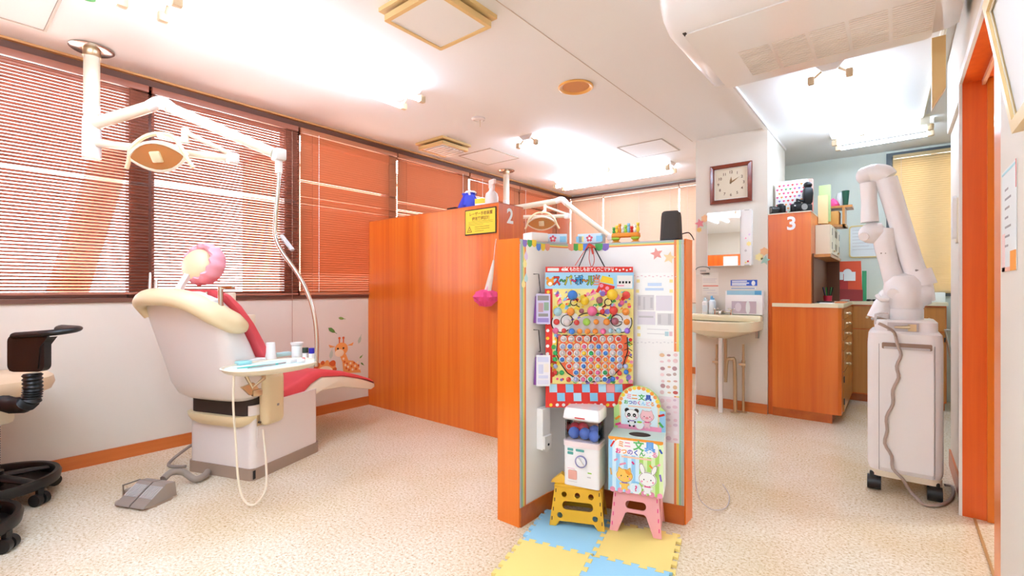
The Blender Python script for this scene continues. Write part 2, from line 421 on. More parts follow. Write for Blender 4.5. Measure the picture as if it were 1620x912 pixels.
blind(4.945, 5.815, 48, 'lit-toned brown blind behind the far dental lamp', m_slat_lit, {1: 15, 9: 5, 10: 5, 20: 20}, single=False, cord=5.05)
blind(5.825, 6.2, 48, 'narrow lit-toned brown blind in the far corner of the window wall', m_slat_lit, {1: 15}, single=False)
def blind_back(x0, x1, z0, z1, tilt, label, m, group, nx, y=YB - .03):
    t = thing('venetian_blind', label, 'blind', ((x0 + x1) / 2, y, z1), pi / 2, group)
    L = x1 - x0 - .006; n = int((z1 - z0) / .0215)
    G().box(-.016, .016, -L / 2, L / 2, -.035, 0, b=.004).build('headrail', m, t)
    g = slat_mesh(L, m); gg = G()
    for k in range(n):
        gg.add(g.v, g.f, 0, True, Matrix.Translation((0, 0, -.05 - k * .0215)) @ Matrix.Rotation(R(180 - tilt), 4, 'Y'))
    stuff(gg.build('slat', m, t))
    G().box(-.012, .012, -L / 2, L / 2, z0 - z1 - .02, z0 - z1 - .005, b=.003).build('bottom_rail', m, t)
    for k in nx: G().tube([(-.014, L * k, z0 - z1), (-.014, L * k, -.03)], .0014, n=5).build('ladder_cord', m_lgrey, t)
blind_back(-3.84, -3.3, .93, 2.45, 76, 'narrow cream blind in the far left corner of the back wall', m_pinkslat, 'cream blinds on the back window', (-.35, .35))
blind_back(-3.29, -2.2, .93, 2.45, 76, 'wide cream blind above the toy planter', m_pinkslat, 'cream blinds on the back window', (-.4, 0, .4))
blind_back(-2.19, -1.49, .93, 2.45, 76, 'cream blind behind the black speaker', m_pinkslat, 'cream blinds on the back window', (-.35, .35))
blind_back(-.025, .63, 1.08, 2.445, 74, 'beige blind behind the white laser arm', m_beigeslat, 'staff room blind', (-.28, .4))
# ------------------------------------------------------------------ ceiling fittings
def tubes(x0, y0, x1, y1, label, gap=.2, drop=.085, zc=H, wide=.16):
    """two-tube fluorescent fitting running from (x0,y0) to (x1,y1)"""
    L = math.hypot(x1 - x0, y1 - y0); rz = math.atan2(y1 - y0, x1 - x0)
    t = thing('fluorescent_light', label, 'ceiling light', ((x0 + x1) / 2, (y0 + y1) / 2, zc), rz, 'twin tube ceiling lights')
    G().prism([(-wide / 2, 0), (wide / 2, 0), (.035, -.045), (-.035, -.045)], L, frame((-L / 2, 0, 0), (0, 1, 0), (0, 0, 1))).build('reflector', m_white, t)
    for s in (-1, 1):
        G().cyl((-L / 2 + .045, s * gap / 2, -drop), (L / 2 - .045, s * gap / 2, -drop), .0165, n=14).build('tube', m_tube, t)
        for e in (-1, 1):
            g = G().box(e * L / 2 - .045 * (e > 0), e * L / 2 + .045 * (e < 0), s * gap / 2 - .019, s * gap / 2 + .019, -drop - .019, -drop + .03, b=.008)
            g.tube([(e * (L / 2 - .03), s * gap / 2, -drop + .01), (e * (L / 2 - .03), s * .03, -.02)], .008, n=6)
            g.build('socket', mat('socket_tan', '#dcc09a', .45), t)
    return t
tubes(-2.68, .715, -2.68, 2.215, 'twin tube light nearest the camera, above the dental chair', gap=.2)
tubes(-2.68, -.93, -2.68, .60, 'twin tube light at the top left edge of the photo, mostly out of frame', gap=.2)
tubes(-2.63, 3.46, -2.60, 4.82, 'twin tube light running lengthwise beyond the partition', gap=.2)
tubes(-3.47, 5.27, -1.92, 5.22, 'twin tube light running crosswise in front of the cream blinds', gap=.2)
tubes(-.32, 3.54, -.32, 5.03, 'twin tube light running lengthwise behind the air conditioner', gap=.2)
tubes(-.45, 5.33, .25, 5.29, 'twin tube light running crosswise over the staff room counter', gap=.2, wide=.2)
def hatch(x0, x1, y0, y1, label, gr='ceiling access hatches'):
    t = thing('access_hatch', label, 'hatch', ((x0 + x1) / 2, (y0 + y1) / 2, H), 0, gr)
    g = G().prism(rect(x0, x1, y0, y1), .006, Matrix.Translation((0, 0, H - .006)), holes=[rect(x0 + .012, x1 - .012, y0 + .012, y1 - .012)[::-1]])
    g.build('frame', mat('hatch_edge', '#b7a692', .5), t, world=True)
    G().box(x0 + .014, x1 - .014, y0 + .014, y1 - .014, H - .004, H + .001).build('panel', m_ceil, t, world=True)
hatch(-3.6, -3.15, 3.56, 4.03, 'square hatch between the small vent and the far tube light')
hatch(-2.16, -1.70, 4.34, 4.82, 'square hatch near the clock wall')
hatch(-3.6, -3.1, -.05, .425, 'square hatch in the top left corner of the photo')
def vent(cx, cy, wd, label, big):
    t = thing('ceiling_vent', label, 'vent', (cx, cy, H), 0)
    h_ = wd / 2
    G().prism(rect(-h_, h_, -h_, h_), .02, Matrix.Translation((0, 0, -.02)), holes=[rect(-h_ + .04, h_ - .04, -h_ + .04, h_ - .04)[::-1]]).build('frame', m_yellowed, t)
    G().box(-h_ + .04, h_ - .04, -h_ + .04, h_ - .04, -.004, -.001).build('cavity', m_dark, t)
    k = h_ - .018
    G().prism(rrect(-k, k, -k, k, .01), .03, Matrix.Translation((0, 0, -.065)), holes=[rrect(-k + .022, k - .022, -k + .022, k - .022, .006)[::-1]]).build('panel_rim', m_yellowed, t)
    G().box(-k + .022, k - .022, -k + .022, k - .022, -.06, -.04).build('panel', m_ceil if big else m_white, t)
    if not big:
        for i in range(7):
            y = -k + .05 + i * .045
            G().box(-k + .05, k - .05, y, y + .03, -.072, -.06, b=.004).build('louvre', m_white, t)
    else:
        for a, b in ((-1, -1), (1, -1), (1, 1), (-1, 1)): G().box(a * (k - .06) - .02, a * (k - .06) + .02, b * (k - .06) - .02, b * (k - .06) + .02, -.042, -.004).build('bracket', m_yellowed, t)
vent(-1.80, 1.64, .42, 'large square yellow-rimmed ceiling vent with a plain panel, at the top of the photo', True)
vent(-3.42, 3.18, .38, 'small yellow-rimmed vent with white louvres above the partition', False)
t = thing('downlight', 'round orange recessed downlight in the ceiling', 'downlight', (-1.73, 2.85, H))
G().lathe([(.12, 0), (.123, -.008), (.112, -.013), (.098, -.006), (.092, .0)], 32).build('rim', mat('amber_rim', '#f0b05a', .35), t)
G().lathe([(.092, -.002), (.06, -.0035), (0, -.004)], 32).build('lens', mat('amber_lens', '#d98a3a', .3), t)
t = thing('smoke_detector', 'round white sensor with a small pull cord on the ceiling', 'detector', (-2.68, 2.88, H))
G().lathe([(.056, 0), (.056, -.01), (.04, -.016), (.036, -.01), (0, -.01)], 28).build('ring', m_whiteg, t)
G().tube([(.01, .01, -.012), (.012, .01, -.07)], .002, n=6).build('cord', m_brass, t)
tag(G().lathe([(.03, -.001), (.03, -.004), (.016, -.004), (.016, -.001)], 20, (-3.03, .5, H)).build('ring_sticker', m_grn), 'small green ring sticker on the ceiling, top left', 'sticker')
# air conditioner
t = thing('air_conditioner', 'large white ceiling mounted air conditioner at top right', 'air conditioner', (-.31, 2.56, H))
prof = [(-.47, 0), (-.5, -.06), (-.49, -.13), (-.44, -.19), (-.36, -.225), (.36, -.225), (.47, -.16), (.48, 0)]
def acsec(x, k): return [(x, p[0] * k, p[1] * k) for p in prof]
secs = [acsec(-.525, .9), acsec(-.52, .95), acsec(-.50, .985), acsec(-.46, 1), acsec(.46, 1), acsec(.50, .985), acsec(.53, .95)]
G().loft(secs).build('housing', m_whiteg, t)
G().prism(rrect(-.455, .44, -.35, .4, .03), .006, Matrix.Translation((0, 0, -.232))).build('bottom_panel', m_whiteg, t)
for i in range(5):
    x0 = -.3 + i * .15
    g = G()
    for k in range(16): g.box(x0, x0 + .135, -.02 + k * .021, -.012 + k * .021, -.2345, -.231)
    g.build('intake_grille', mat('grille_grey', '#e9ded4', .6), t)
G().box(-.43, .4, -.512, -.46, -.115, -.07).build('air_outlet', m_dark, t)
for i in range(5): G().box(-.43 + i * .21, -.42 + i * .21, -.52, -.45, -.12, -.06).build('vane', m_white, t)
G().box(-.455, -.44, -.36, .1, -.228, -.2245).build('panel_gap', m_dark, t)
g = G().prism([(.135, 2.3), (.185, 2.3), (.185, 2.05), (.135, 1.96)], .05, frame((0, 3.09, 0), (1, 0, 0), (0, 0, 1)))
tag(g.build('pipe_cover', m_yellowed), 'yellowed pipe cover dropping behind the air conditioner', 'pipe cover')
# ------------------------------------------------------------------ dental chair
CR, SR = cos(R(38.889)), sin(R(38.889))
def at(u, v, t):
    """world point seen at photo pixel (u, v) at depth t along the lens axis"""
    a, b = (u - 810) / 752.55, (456 - v) / 752.55
    return V(((CR * a - SR) * t, (SR * a + CR) * t, 1.1 + b * t))
def on(u, v, z=None, x=None, y=None):
    r = at(u, v, 1.0) - V((0, 0, 1.1))
    t = (z - 1.1) / r.z if z is not None else x / r.x if x is not None else y / r.y
    return V((r.x * t, r.y * t, 1.1 + r.z * t))
ch = thing('dental_chair', 'dental treatment chair with white backrest shell and coral upholstery, upright by the blinds', 'dental chair', (-3.08, 1.094, 0), math.atan2(.345, .939))
def sq(z, f, w, th, n=28, e=.62):
    o = []
    for i in range(n):
        a = 2 * pi * i / n; c, s = cos(a), sin(a)
        o.append((w * math.copysign(abs(c) ** e, c), f + th * math.copysign(abs(s) ** e, s), z))
    return o
m_shell = mat('shell_white', '#eadfd8', .3, coat=.2)
shell = [sq(.452, .03, .17, .06), sq(.46, .02, .225, .09), sq(.49, .005, .262, .115), sq(.56, -.02, .28, .125), sq(.66, -.05, .287, .12), sq(.78, -.10, .289, .108), sq(.88, -.145, .288, .092), sq(.98, -.192, .282, .072), sq(1.035, -.222, .258, .055), sq(1.062, -.238, .20, .035)]
G().loft(shell).build('backrest_shell', m_shell, ch)
pad = [sq(.50, .17, .20, .03), sq(.55, .15, .255, .05), sq(.65, .10, .278, .055), sq(.78, .03, .287, .055), sq(.90, -.045, .29, .05), sq(1.0, -.118, .283, .045), sq(1.06, -.165, .262, .035), sq(1.09, -.19, .2, .02)]
G().loft(pad).build('back_cushion', m_coral, ch)
pts = [(-.262, -.225, .94), (-.266, -.25, .995), (-.225, -.285, 1.03), (-.12, -.315, 1.052), (.05, -.312, 1.05), (.16, -.29, 1.025), (.25, -.235, .965), (.30, -.16, .91), (.305, -.10, .885)]
G().tube(pts, [.02, .035, .046, .052, .053, .056, .062, .058, .03], n=14, smooth_path=5, flat=.8).build('shoulder_hood', m_cream, ch)
G().loft([sq(1.05, -.24, .20, .05), sq(1.075, -.245, .18, .035), sq(1.082, -.245, .15, .02)]).build('hood_top', m_ivory, ch)
# headrest
M = Matrix.Translation((.015, -.14, 1.225)) @ Matrix.Rotation(R(-16), 4, 'X') @ Matrix.Rotation(R(14), 4, 'Y')
G().ball((0, -.012, 0), (.098, .05, .09), 24, 16, M=M).build('headrest', m_cream, ch)
pk = mat('pink_cloth', '#f6a8b4', .8, bump=(60, .5))
def rim(s0, r, n=72):
    secs = []
    for j, (k, y) in enumerate(((.74, .0), (.9, -.028), (1.08, -.034), (1.24, -.012), (1.27, .025), (1.12, .06), (.8, .085), (.35, .098), (.02, .1))):
        secs.append([(.1 * k * cos(2 * pi * i / n) * (1 + (.035 if j in (2, 3, 4) else 0) * sin(12 * pi * 2 * i / n)), y + (.006 * sin(24 * pi * i / n) if j < 3 else 0), .094 * k * sin(2 * pi * i / n) * (1 + (.035 if j in (2, 3, 4) else 0) * sin(24 * pi * i / n))) for i in range(n)])
    return secs
G().loft(rim(0, 0), cap=False, M=M @ Matrix.Translation((.010, .0, .015))).build('headrest_cover', pk, ch)
G().ball((.01, .03, -.085), (.05, .04, .014), 12, 8, M=M).build('cover_band', m_coral, ch)
G().prism([(-.035, 0), (.03, 0), (.03, .05), (.055, .125), (.02, .14), (-.01, .06)], .02, frame((-.03, -.225, 1.06), (1, 0, 0), (0, .35, .94))).build('headrest_stem', m_shell, ch)
# seat and legrest
F_ = [.08, .15, .25, .38, .48, .58, .8, 1.0, 1.15, 1.19]
T_ = [.48, .475, .475, .505, .54, .545, .495, .43, .375, .35]
B_ = [.34, .335, .345, .39, .455, .487, .455, .402, .352, .335]
C_ = [.29, .275, .28, .315, .365, .395, .375, .325, .29, .30]
def slab(top, bot, w, inset=.014):
    secs = []
    for l, s in ((-w, 1), (-w + inset * .4, .35), (-w + inset, 0), (w - inset, 0), (w - inset * .4, .35), (w, 1)):
        loop = []
        for f, a in zip(F_, top): loop.append((l, f - (inset * s * .6 if f > 1.1 else 0), a - inset * s))
        for f, a in list(zip(F_, bot))[::-1]: loop.append((l, f - (inset * s * .6 if f > 1.1 else 0), a + inset * s * .5))
        secs.append(loop)
    return secs
G().loft(slab(T_, B_, .232, .018)).build('seat_cushion', m_coral, ch)
G().loft(slab([b + .001 for b in B_], C_, .236)).build('legrest_shell', m_ivory, ch)
for s in (1, -1):
    o = G().box(s * .265 - .035, s * .265 + .035, .045, .195, .30, .605, b=.034, seg=4).build('armrest', m_cream, ch)
    if s == 1: G().box(.2995, .3015, .125, .14, .405, .418).build('badge', m_mgrey, o)
# base
G().prism(rrect(-.248, .248, 0, .53, .035), .36, Matrix.Translation((0, 0, .065))).build('base_cabinet', m_shell, ch)
G().prism(rrect(-.256, .256, -.008, .54, .035), .066).build('plinth', m_taupe, ch)
G().prism(rrect(-.235, .235, -.02, .30, .07), .10, Matrix.Translation((0, 0, .36))).build('well', m_dark, ch)
g = G().loft([[(x, y, z) for x, y in rrect(-.20 - k, .20 + k, -.02 - k * .6, .27 + k * .6, .08)] for z, k in ((.30, .0), (.325, .035), (.35, .048), (.368, .05))])
g.build('well_rim', m_cream, ch)
o = G().box(.2475, .2505, .03, .115, .305, .365).build('outlet_panel', m_brass, ch)
for i in range(4): G().cyl((.25, .042 + i * .019, .325 + (i % 2) * .018), (.262, .042 + i * .019, .325 + (i % 2) * .018), .007, n=8).build('socket', m_dark, o)
G().prism(rrect(.03, .12, .17, .30, .02), .004, frame((.2475, 0, 0), (0, 1, 0), (0, 0, 1))).build('access_cover', m_shell, ch)
G().box(.2555, .258, -.005, .012, .012, .06).build('plinth_clip', m_ink, ch)
# assistant side instruments on the hood
def chl(u, v, fw):
    M = ch.matrix_basis.inverted(); a = at(u, v, 1) - V((0, 0, 1.1)); o = M @ V((0, 0, 1.1)); d = M.to_3x3() @ a
    k = (fw - o.y) / d.y
    return o + d * k
p = chl(349, 480, -.22)
G().cyl((p.x, p.y, p.z - .02), (p.x, p.y, p.z + .085), .013, n=14).box(p.x - .006, p.x + .09, p.y - .012, p.y + .012, p.z + .075, p.z + .09, b=.004).build('faucet', m_chrome, ch)
p = chl(327, 471, -.22)
G().cyl((p.x, p.y, p.z - .03), (p.x, p.y, p.z + .03), .006, n=10).cyl((p.x, p.y, p.z - .0), (p.x, p.y, p.z + .006), .014, n=12).build('knob', m_chrome, ch)
for u, v0, v1, r, mm in ((237, 470, 432, .009, m_steel), (246, 470, 444, .013, m_chrome)):
    a, b = chl(u, v0, -.24), chl(u + 1, v1, -.2)
    G().cyl(a, b, r, r * .7, n=12, m=0).build('instrument', mm, ch)
    G().cyl(a - V((0, 0, .02)), a + V((0, 0, .02)), r * 1.4, n=12).build('instrument_holder', m_ivory, ch)
a = chl(388, 508, -.02)
G().box(a.x - .035, a.x + .025, a.y, a.y + .05, a.z - .06, a.z + .035, b=.006).build('side_unit', m_ivory, ch)
a = chl(360, 480, -.05)
G().box(a.x - .02, a.x + .02, a.y - .01, a.y + .04, a.z - .12, a.z + .06, b=.006).build('suction_post', m_ivory, ch)
# cables and pedal
tag(G().tube([(-3.40, 1.20, .16), (-3.44, 1.10, .13), (-3.50, 1.0, .05), (-3.48, .95, .012), (-3.41, .97, .012), (-3.345, 1.0, .02)], .009, n=8, smooth_path=5).build('power_cable', m_grey), 'grey cable looping to the floor behind the dental chair base', 'cable')
pd = thing('foot_pedal', 'grey two-tread foot pedal on the floor by the dental chair', 'foot pedal', (-3.015, .715, 0), R(24))
G().prism(rrect(-.115, .12, -.075, .08, .035, 5), .012).build('base_plate', m_taupe, pd)
secs = lambda x0, x1: [[(x, -.09, .012), (x, .085, .012), (x, .075, .085), (x, .03, .092), (x, -.085, .02)] for x in (x0, x1)]
for x0, x1 in ((-.07, .022), (.03, .118)):
    o = G().loft(secs(x0, x1)).build('tread', m_grey, pd)
    for i in range(8): G().box(x0 + .008 + i * .0105, x0 + .013 + i * .0105, -.075, -.005, -.003, .003, M=Matrix.Translation((0, .0, .05)) @ Matrix.Rotation(R(32.5), 4, 'X') @ Matrix.Translation((0, .03, .0225))).build('rib', m_lgrey, o)
G().box(-.11, -.074, -.02, .06, .012, .06, b=.01).build('side_block', m_grey, pd)
G().tube([(-.095, -.03, .03), (-.098, -.03, .085), (-.09, .05, .085), (-.09, .05, .05)], .005, n=6).build('wire_handle', m_steel, pd)
h0 = at(222, 758, 2.58); h1 = at(318, 745, 2.83)
tag(G().tube([(-3.07, .815, .07), (-3.10, .86, .085), (-3.11, .92, .065), (-3.07, .96, .025), (-3.08, 1.01, .022), (-3.12, 1.045, .03)], .018, n=10, smooth_path=6).build('pedal_hose', m_grey), 'grey corrugated hose from the foot pedal to the chair base', 'hose')
# ------------------------------------------------------------------ dental lamp with tray arm (near)
def lamp_unit(label, pole, pole_z, r, elbow, end, low0, low1, yoke, head, s, hd):
    t = thing('dental_lamp_arm', label, 'dental lamp', pole, 0)
    def W(g, n, m, p=t): return g.build(n, m, p, world=True)
    px, py, _ = pole
    W(G().lathe([(r * 2.7, 0), (r * 2.75, -.006), (r * 2.5, -.012), (r * 1.3, -.012)], 32, pole), 'ceiling_flange', m_chrome)
    W(G().cyl((px, py, H - .05 * s), (px, py, H - .01), r * 1.12, n=20), 'flange_collar', m_brass)
    W(G().cyl((px, py, elbow[3]), (px, py, H - .045 * s), r, n=20), 'pole', m_ivory)
    W(G().cyl((px, py, elbow[3] + .05 * s), (px, py, elbow[3] + .1 * s), r * 1.06, n=20).cyl((px, py, elbow[3] - .1 * s), (px, py, elbow[3] + .03 * s), r * 1.15, n=20).cyl((px, py, low0 - .09 * s), (px, py, low0 + .07 * s), r * 1.18, n=20), 'swivel', m_white)
    z0 = elbow[3] - .01; el = V(elbow[:3]); e = V(end); b = V((px, py, z0))
    d = (el - b).normalized(); h_ = (e - el).normalized()
    W(G().tube([b, b + d * .06, el - d * .06], [r * .95, r * .9, r * .85], n=14), 'upper_arm', m_ivory)
    W(G().tube([el - d * .07, el - d * .02 + V((0, 0, .01)), el + h_ * .02 + V((0, 0, .01)), el + h_ * .07], r * .9, n=14, smooth_path=4), 'elbow_joint', m_white)
    W(G().tube([el + h_ * .06, e - h_ * .03], r * .78, n=14), 'forearm', m_ivory)
    W(G().box(e.x - .035 * s, e.x + .035 * s, e.y - .03 * s, e.y + .03 * s, e.z - .03 * s, e.z + .035 * s, b=.01, M=None).cyl(e + V((0, 0, -.1 * s)), e, .019 * s, n=12), 'arm_end', m_white)
    l0 = V((px, py, low0)); l1 = V(low1); k = V(yoke); q = V(head)
    W(G().tube([l0, l1], [r * .62, r * .55], n=12), 'lamp_arm', m_ivory)
    W(G().box(l1.x - .03 * s, l1.x + .03 * s, l1.y - .028 * s, l1.y + .028 * s, l1.z - .03 * s, l1.z + .03 * s, b=.01), 'lamp_arm_joint', m_white)
    W(G().tube([l1 + V((0, 0, .02)), k + V((0, 0, .01))], r * .34, n=10).cyl(k - V((.0, 0, .05 * s)), k + V((0, 0, .03 * s)), r * .5, n=12), 'lamp_link', m_ivory)
    # lamp head: eye-shaped shade facing the lens side and down
    hz = math.atan2(hd[1], hd[0])
    Mh = Matrix.Translation(q) @ Matrix.Rotation(hz + pi / 2, 4, 'Z') @ Matrix.Rotation(R(30), 4, 'X') @ Matrix.Scale(s, 4)
    def eye(w, h, y, dz=0, n=28):
        return [(w * cos(2 * pi * i / n), y, dz + h * math.copysign(abs(sin(2 * pi * i / n)) ** 1.75, sin(2 * pi * i / n))) for i in range(n)]
    o = W(G().loft([eye(.06, .035, .09), eye(.12, .062, .06), eye(.165, .08, .015), eye(.176, .086, -.02), eye(.158, .072, -.022), eye(.115, .05, .02), eye(.04, .02, .045)], M=Mh), 'lamp_head', m_ivory)
    W(G().loft([eye(.154, .07, -.0205), eye(.112, .05, .018), eye(.05, .03, .038)], M=Mh), 'reflector', mat('amber_reflector', '#d9ac6a', .22, metal=.6), o)
    W(G().box(-.03, .03, -.03, .02, -.03, .03, b=.006, M=Mh), 'bulb_shield', m_cream, o)
    W(G().tube([(-.19, -.035, -.055), (-.165, -.02, -.01), (-.14, 0, .05), (-.06, .05, .1), (.06, .05, .1), (.14, 0, .06), (.17, -.02, -.01), (.2, -.035, -.06)], .011, n=8, smooth_path=4, M=Mh), 'handle_bow', m_cream, o)
    W(G().tube([Mh @ V((.0, .05, .1)), k - V((0, 0, .04 * s))], r * .4, n=10), 'yoke', m_white, o)
    return t, W
end1 = at(441, 246, 2.64)
du, W = lamp_unit('dental lamp on a thick ceiling pole, its bent arm carrying the instrument tray', (-3.657, .622, H), 0, .038, (*at(254, 164, 2.72), 2.065), end1, at(157, 226, 2.78).z, at(368, 251, 2.66), at(293, 212, 2.60), at(252, 247, 2.58), 1.0, (.55, -.83)) if False else lamp_unit('dental lamp on a thick ceiling pole, its bent arm carrying the instrument tray', (-3.657, .622, H), 0, .038, (*at(254, 164, 2.72), 2.065), end1, at(157, 226, 2.78).z, at(368, 251, 2.66), at(293, 212, 2.60), at(252, 247, 2.58), 1.0, (.55, -.83))
T0 = 2.64
tb = [at(u, v, T0) for u, v in ((443, 255), (440, 300), (436, 345), (436, 375), (446, 398), (470, 432), (487, 465), (497, 500), (501, 540), (500, 580))]
W(G().tube(tb, .0115, n=10, smooth_path=5), 'tray_tube', m_chrome)
a, b = at(441, 373, T0), at(457, 396, T0)
W(G().tube([a + V((.01, .01, .0)), b + V((.014, .014, .0))], .022, n=10, flat=.5), 'tube_grip', m_lgrey)
TZ = .69
tc = on(430, 577, z=TZ)
ex = (on(500, 570, z=TZ) - on(357, 590, z=TZ)); ex = V((ex.x, ex.y, 0)).normalized(); ey = V((-ex.y, ex.x, 0))
Mt = frame((tc.x, tc.y, TZ), ex, ey)
def oval(k, z, n=40): return [(.242 * k * math.copysign(abs(cos(2 * pi * i / n)) ** .8, cos(2 * pi * i / n)), .165 * (k - (1 - k) * .4) * math.copysign(abs(sin(2 * pi * i / n)) ** .75, sin(2 * pi * i / n)), z) for i in range(n)]
W(G().loft([oval(.75, -.035), oval(.93, -.02), oval(1, 0), oval(.975, .004), oval(.94, -.008), oval(.7, -.009)], M=Mt), 'tray', m_ivory)
W(G().prism([(p[0], p[1]) for p in oval(.92, 0)], .003, Mt @ Matrix.Translation((0, 0, -.006))), 'tray_mat', mat('mint_mat', '#dcefee', .6))
W(G().tube([Mt @ V((-.17, -.07, -.03)), Mt @ V((-.15, -.09, -.09)), Mt @ V((-.09, -.09, -.05)), Mt @ V((-.09, -.08, -.02))], .009, n=8), 'handpiece_bracket', m_brass)
W(G().prism([(-.2, -.03), (-.14, -.015), (-.11, -.06), (-.16, -.075)], .02, Mt @ frame((0, -.07, -.05), (1, 0, 0), (0, 0, 1))).box(-.15, -.10, -.1, -.07, -.135, -.1, b=.008, M=Mt), 'handpiece_clip', m_brass)
p0 = at(370, 592, 2.36)
W(G().tube([p0, at(369, 640, 2.36), at(373, 700, 2.38), at(377, 760, 2.38), at(386, 792, 2.375), at(403, 799, 2.375), at(420, 775, 2.40), at(421, 735, 2.55), at(418, 700, 2.64), at(416, 680, 2.69)], .0055, n=8, smooth_path=6), 'supply_hose', m_ivory)
# on the tray
def tray(x, y, z=0): return Mt @ V((x, y, z - .003))
def paper_cup(u, v, h_, r, label):
    p = on(u, v, z=TZ - .003)
    q = thing('paper_cup', label, 'cup', p)
    G().lathe([(r, 0), (r * .96, h_ * .06), (r * .74, h_ * .97), (r * .7, h_), (.001, h_)], 20).build('body', m_paper, q)
    G().lathe([(r * 1.03, 0), (r * 1.05, .003), (r * 1.01, .006), (r * .98, .004)], 20).build('rim', m_paper, q)
    return q
paper_cup(428, 568, .095, .033, 'white paper cup upside down in the middle of the instrument tray')
jar = thing('plastic_jar', 'translucent white jar with a lid at the back of the instrument tray', 'jar', on(470, 566, z=TZ - .003))
G().lathe([(.028, 0), (.03, .01), (.03, .07), (.026, .075)], 20).build('body', m_clear if False else m_paper, jar)
G().lathe([(.034, .075), (.036, .078), (.036, .09), (.001, .09)], 20).build('lid', m_white, jar)
def bottle(u, v, mcap, label, h_=.062):
    q = thing('small_bottle', label, 'bottle', on(u, v, z=TZ - .003))
    G().lathe([(.015, 0), (.016, .004), (.016, .03), (.009, .036)], 16).build('body', m_paper, q)
    G().lathe([(.0165, .032), (.0165, h_), (.001, h_)], 16).build('cap', mcap, q)
bottle(483, 567, mat('dark_green_cap', '#2f4030', .4), 'small bottle with dark green cap on the instrument tray')
bottle(493, 568, mat('navy_cap', '#2a1fa8', .4), 'small bottle with deep blue cap beside the tray tube')
def lump(name, label, cat, u, v, sz, m, rz=0, dz=0):
    p = on(u, v, z=TZ - .003 + dz); q = G().box(-sz[0] / 2, sz[0] / 2, -sz[1] / 2, sz[1] / 2, 0, sz[2], b=min(sz) * .25).build(name, m); q.location = p; q.rotation_euler = (0, 0, rz)
    return tag(q, label, cat)
ra = math.atan2(ex.y, ex.x)
m_mint = mat('mint_plastic', '#a6dfe0', .4)
m_teal = mat('teal_handle', '#45c0b0', .35)
lump('instrument_pouch', 'pale blue instrument pouch at the left end of the tray', 'pouch', 385, 577, (.07, .05, .02), m_mint, ra)
lump('napkin', 'folded white napkin lying left on the instrument tray', 'napkin', 400, 572, (.11, .08, .016), m_paper, ra + .2)
lump('instrument_case', 'mint instrument case behind the paper cup on the tray', 'case', 447, 564, (.10, .04, .025), mat('mint_case', '#b8dcdf', .4), ra)
lump('cotton_roll', 'white cotton roll at the right front of the tray', 'cotton', 462, 574, (.05, .028, .02), m_paper, ra + .3)
lump('cotton_pad', 'white cotton pad near the small bottles on the tray', 'cotton', 476, 574, (.035, .03, .02), m_paper, ra)
lump('ointment_cap', 'small pink cap in front of the dark green bottle', 'cap', 480, 572, (.016, .016, .022), mat('salmon_cap', '#f0857a', .4), ra, .0)
for u0, v0, u1, v1, mm, lb in ((375, 583, 440, 576, m_teal, 'teal handled dental probe lying along the front of the tray'), (392, 583, 452, 574, m_steel, 'steel dental mirror handle lying along the tray'), (368, 581, 410, 579, m_white, 'white handled instrument at the left of the tray')):
    a, b = on(u0, v0, z=TZ + .003), on(u1, v1, z=TZ + .003)
    tag(G().tube([a, a * .7 + b * .3, b], [.002, .004, .004], n=8).build('dental_instrument', mm), lb, 'instrument')
# far lamp
fu, W2 = lamp_unit('far dental lamp with bent ceiling arm, seen over the low white panel', (-3.61, 4.366, H), 0, .036, (*at(889, 317, 5.3), 2.045), at(966, 376, 5.05), at(827, 341, 5.5).z, at(897, 342, 5.3), at(862, 328, 5.33), at(857, 353, 5.28), .98, (.45, -.89))
# ------------------------------------------------------------------ stools at left
def ring_base(t, r, spokes, z=.125):
    G().lathe([(r - .02, z - .045), (r + .006, z - .045), (r + .012, z - .01), (r + .004, z + .006), (r - .014, z + .004), (r - .022, z - .012), (r - .02, z - .045)], 48).build('base_ring', m_black, t)
    for i in range(spokes):
        a = 2 * pi * i / spokes + R(18); c, s = cos(a), sin(a)
        G().tube([(c * .03, s * .03, z + .01), (c * r * .6, s * r * .6, z - .005), (c * (r - .01), s * (r - .01), z - .02)], [.034, .028, .024], n=10, flat=.45).build('spoke', m_black, t)
        w = thing_part = G().cyl((c * r - s * .006, s * r + c * .006, .03), (c * r - s * .03, s * r + c * .03, .03), .03, n=18).cyl((c * r + s * .006, s * r - c * .006, .03), (c * r + s * .03, s * r - c * .03, .03), .03, n=18).box(c * r - .012, c * r + .012, s * r - .012, s * r + .012, .035, .085)
        w.build('caster', m_black, t)
    G().cyl((0, 0, z - .035), (0, 0, z + .04), .045, n=20).build('hub', m_black, t)
    prof = [(.027 + (.006 if k % 2 else 0), z + .04 + k * .006) for k in range(46)]
    G().lathe(prof, 20).build('column_bellows', m_black, t)
st = thing('operator_stool', 'beige operator stool with black swing armrest and black ring base at the left edge', 'stool', (-3.575, .22, 0), R(20))
ring_base(st, .25, 5)
G().lathe([(0, .555), (.19, .555), (.222, .568), (.235, .6), (.228, .635), (.2, .655), (.0, .662)], 40).build('seat', mat('beige_vinyl', '#e8cba6', .4), st)
G().lathe([(0, .545), (.17, .545), (.18, .556), (0, .556)], 32).build('seat_pan', m_black, st)
G().box(-.07, .07, -.07, .07, .40, .55, b=.03).build('tilt_housing', m_ivory, st)
def Ws(g, n, m): return g.build(n, m, st, world=True)
t_ = 2.22
pth = [at(2, 637, 2.3), at(20, 642, 2.26), at(40, 641, t_), at(50, 632, t_), at(52, 615, t_), at(51, 588, t_)]
g = G(); P2 = []
for i in range(len(pth) - 1):
    for k in range(9): P2.append(pth[i].lerp(pth[i + 1], k / 9))
Ws(G().tube(P2, [.038 if k % 2 else .031 for k in range(len(P2))], n=16), 'flexible_bracket', m_black)
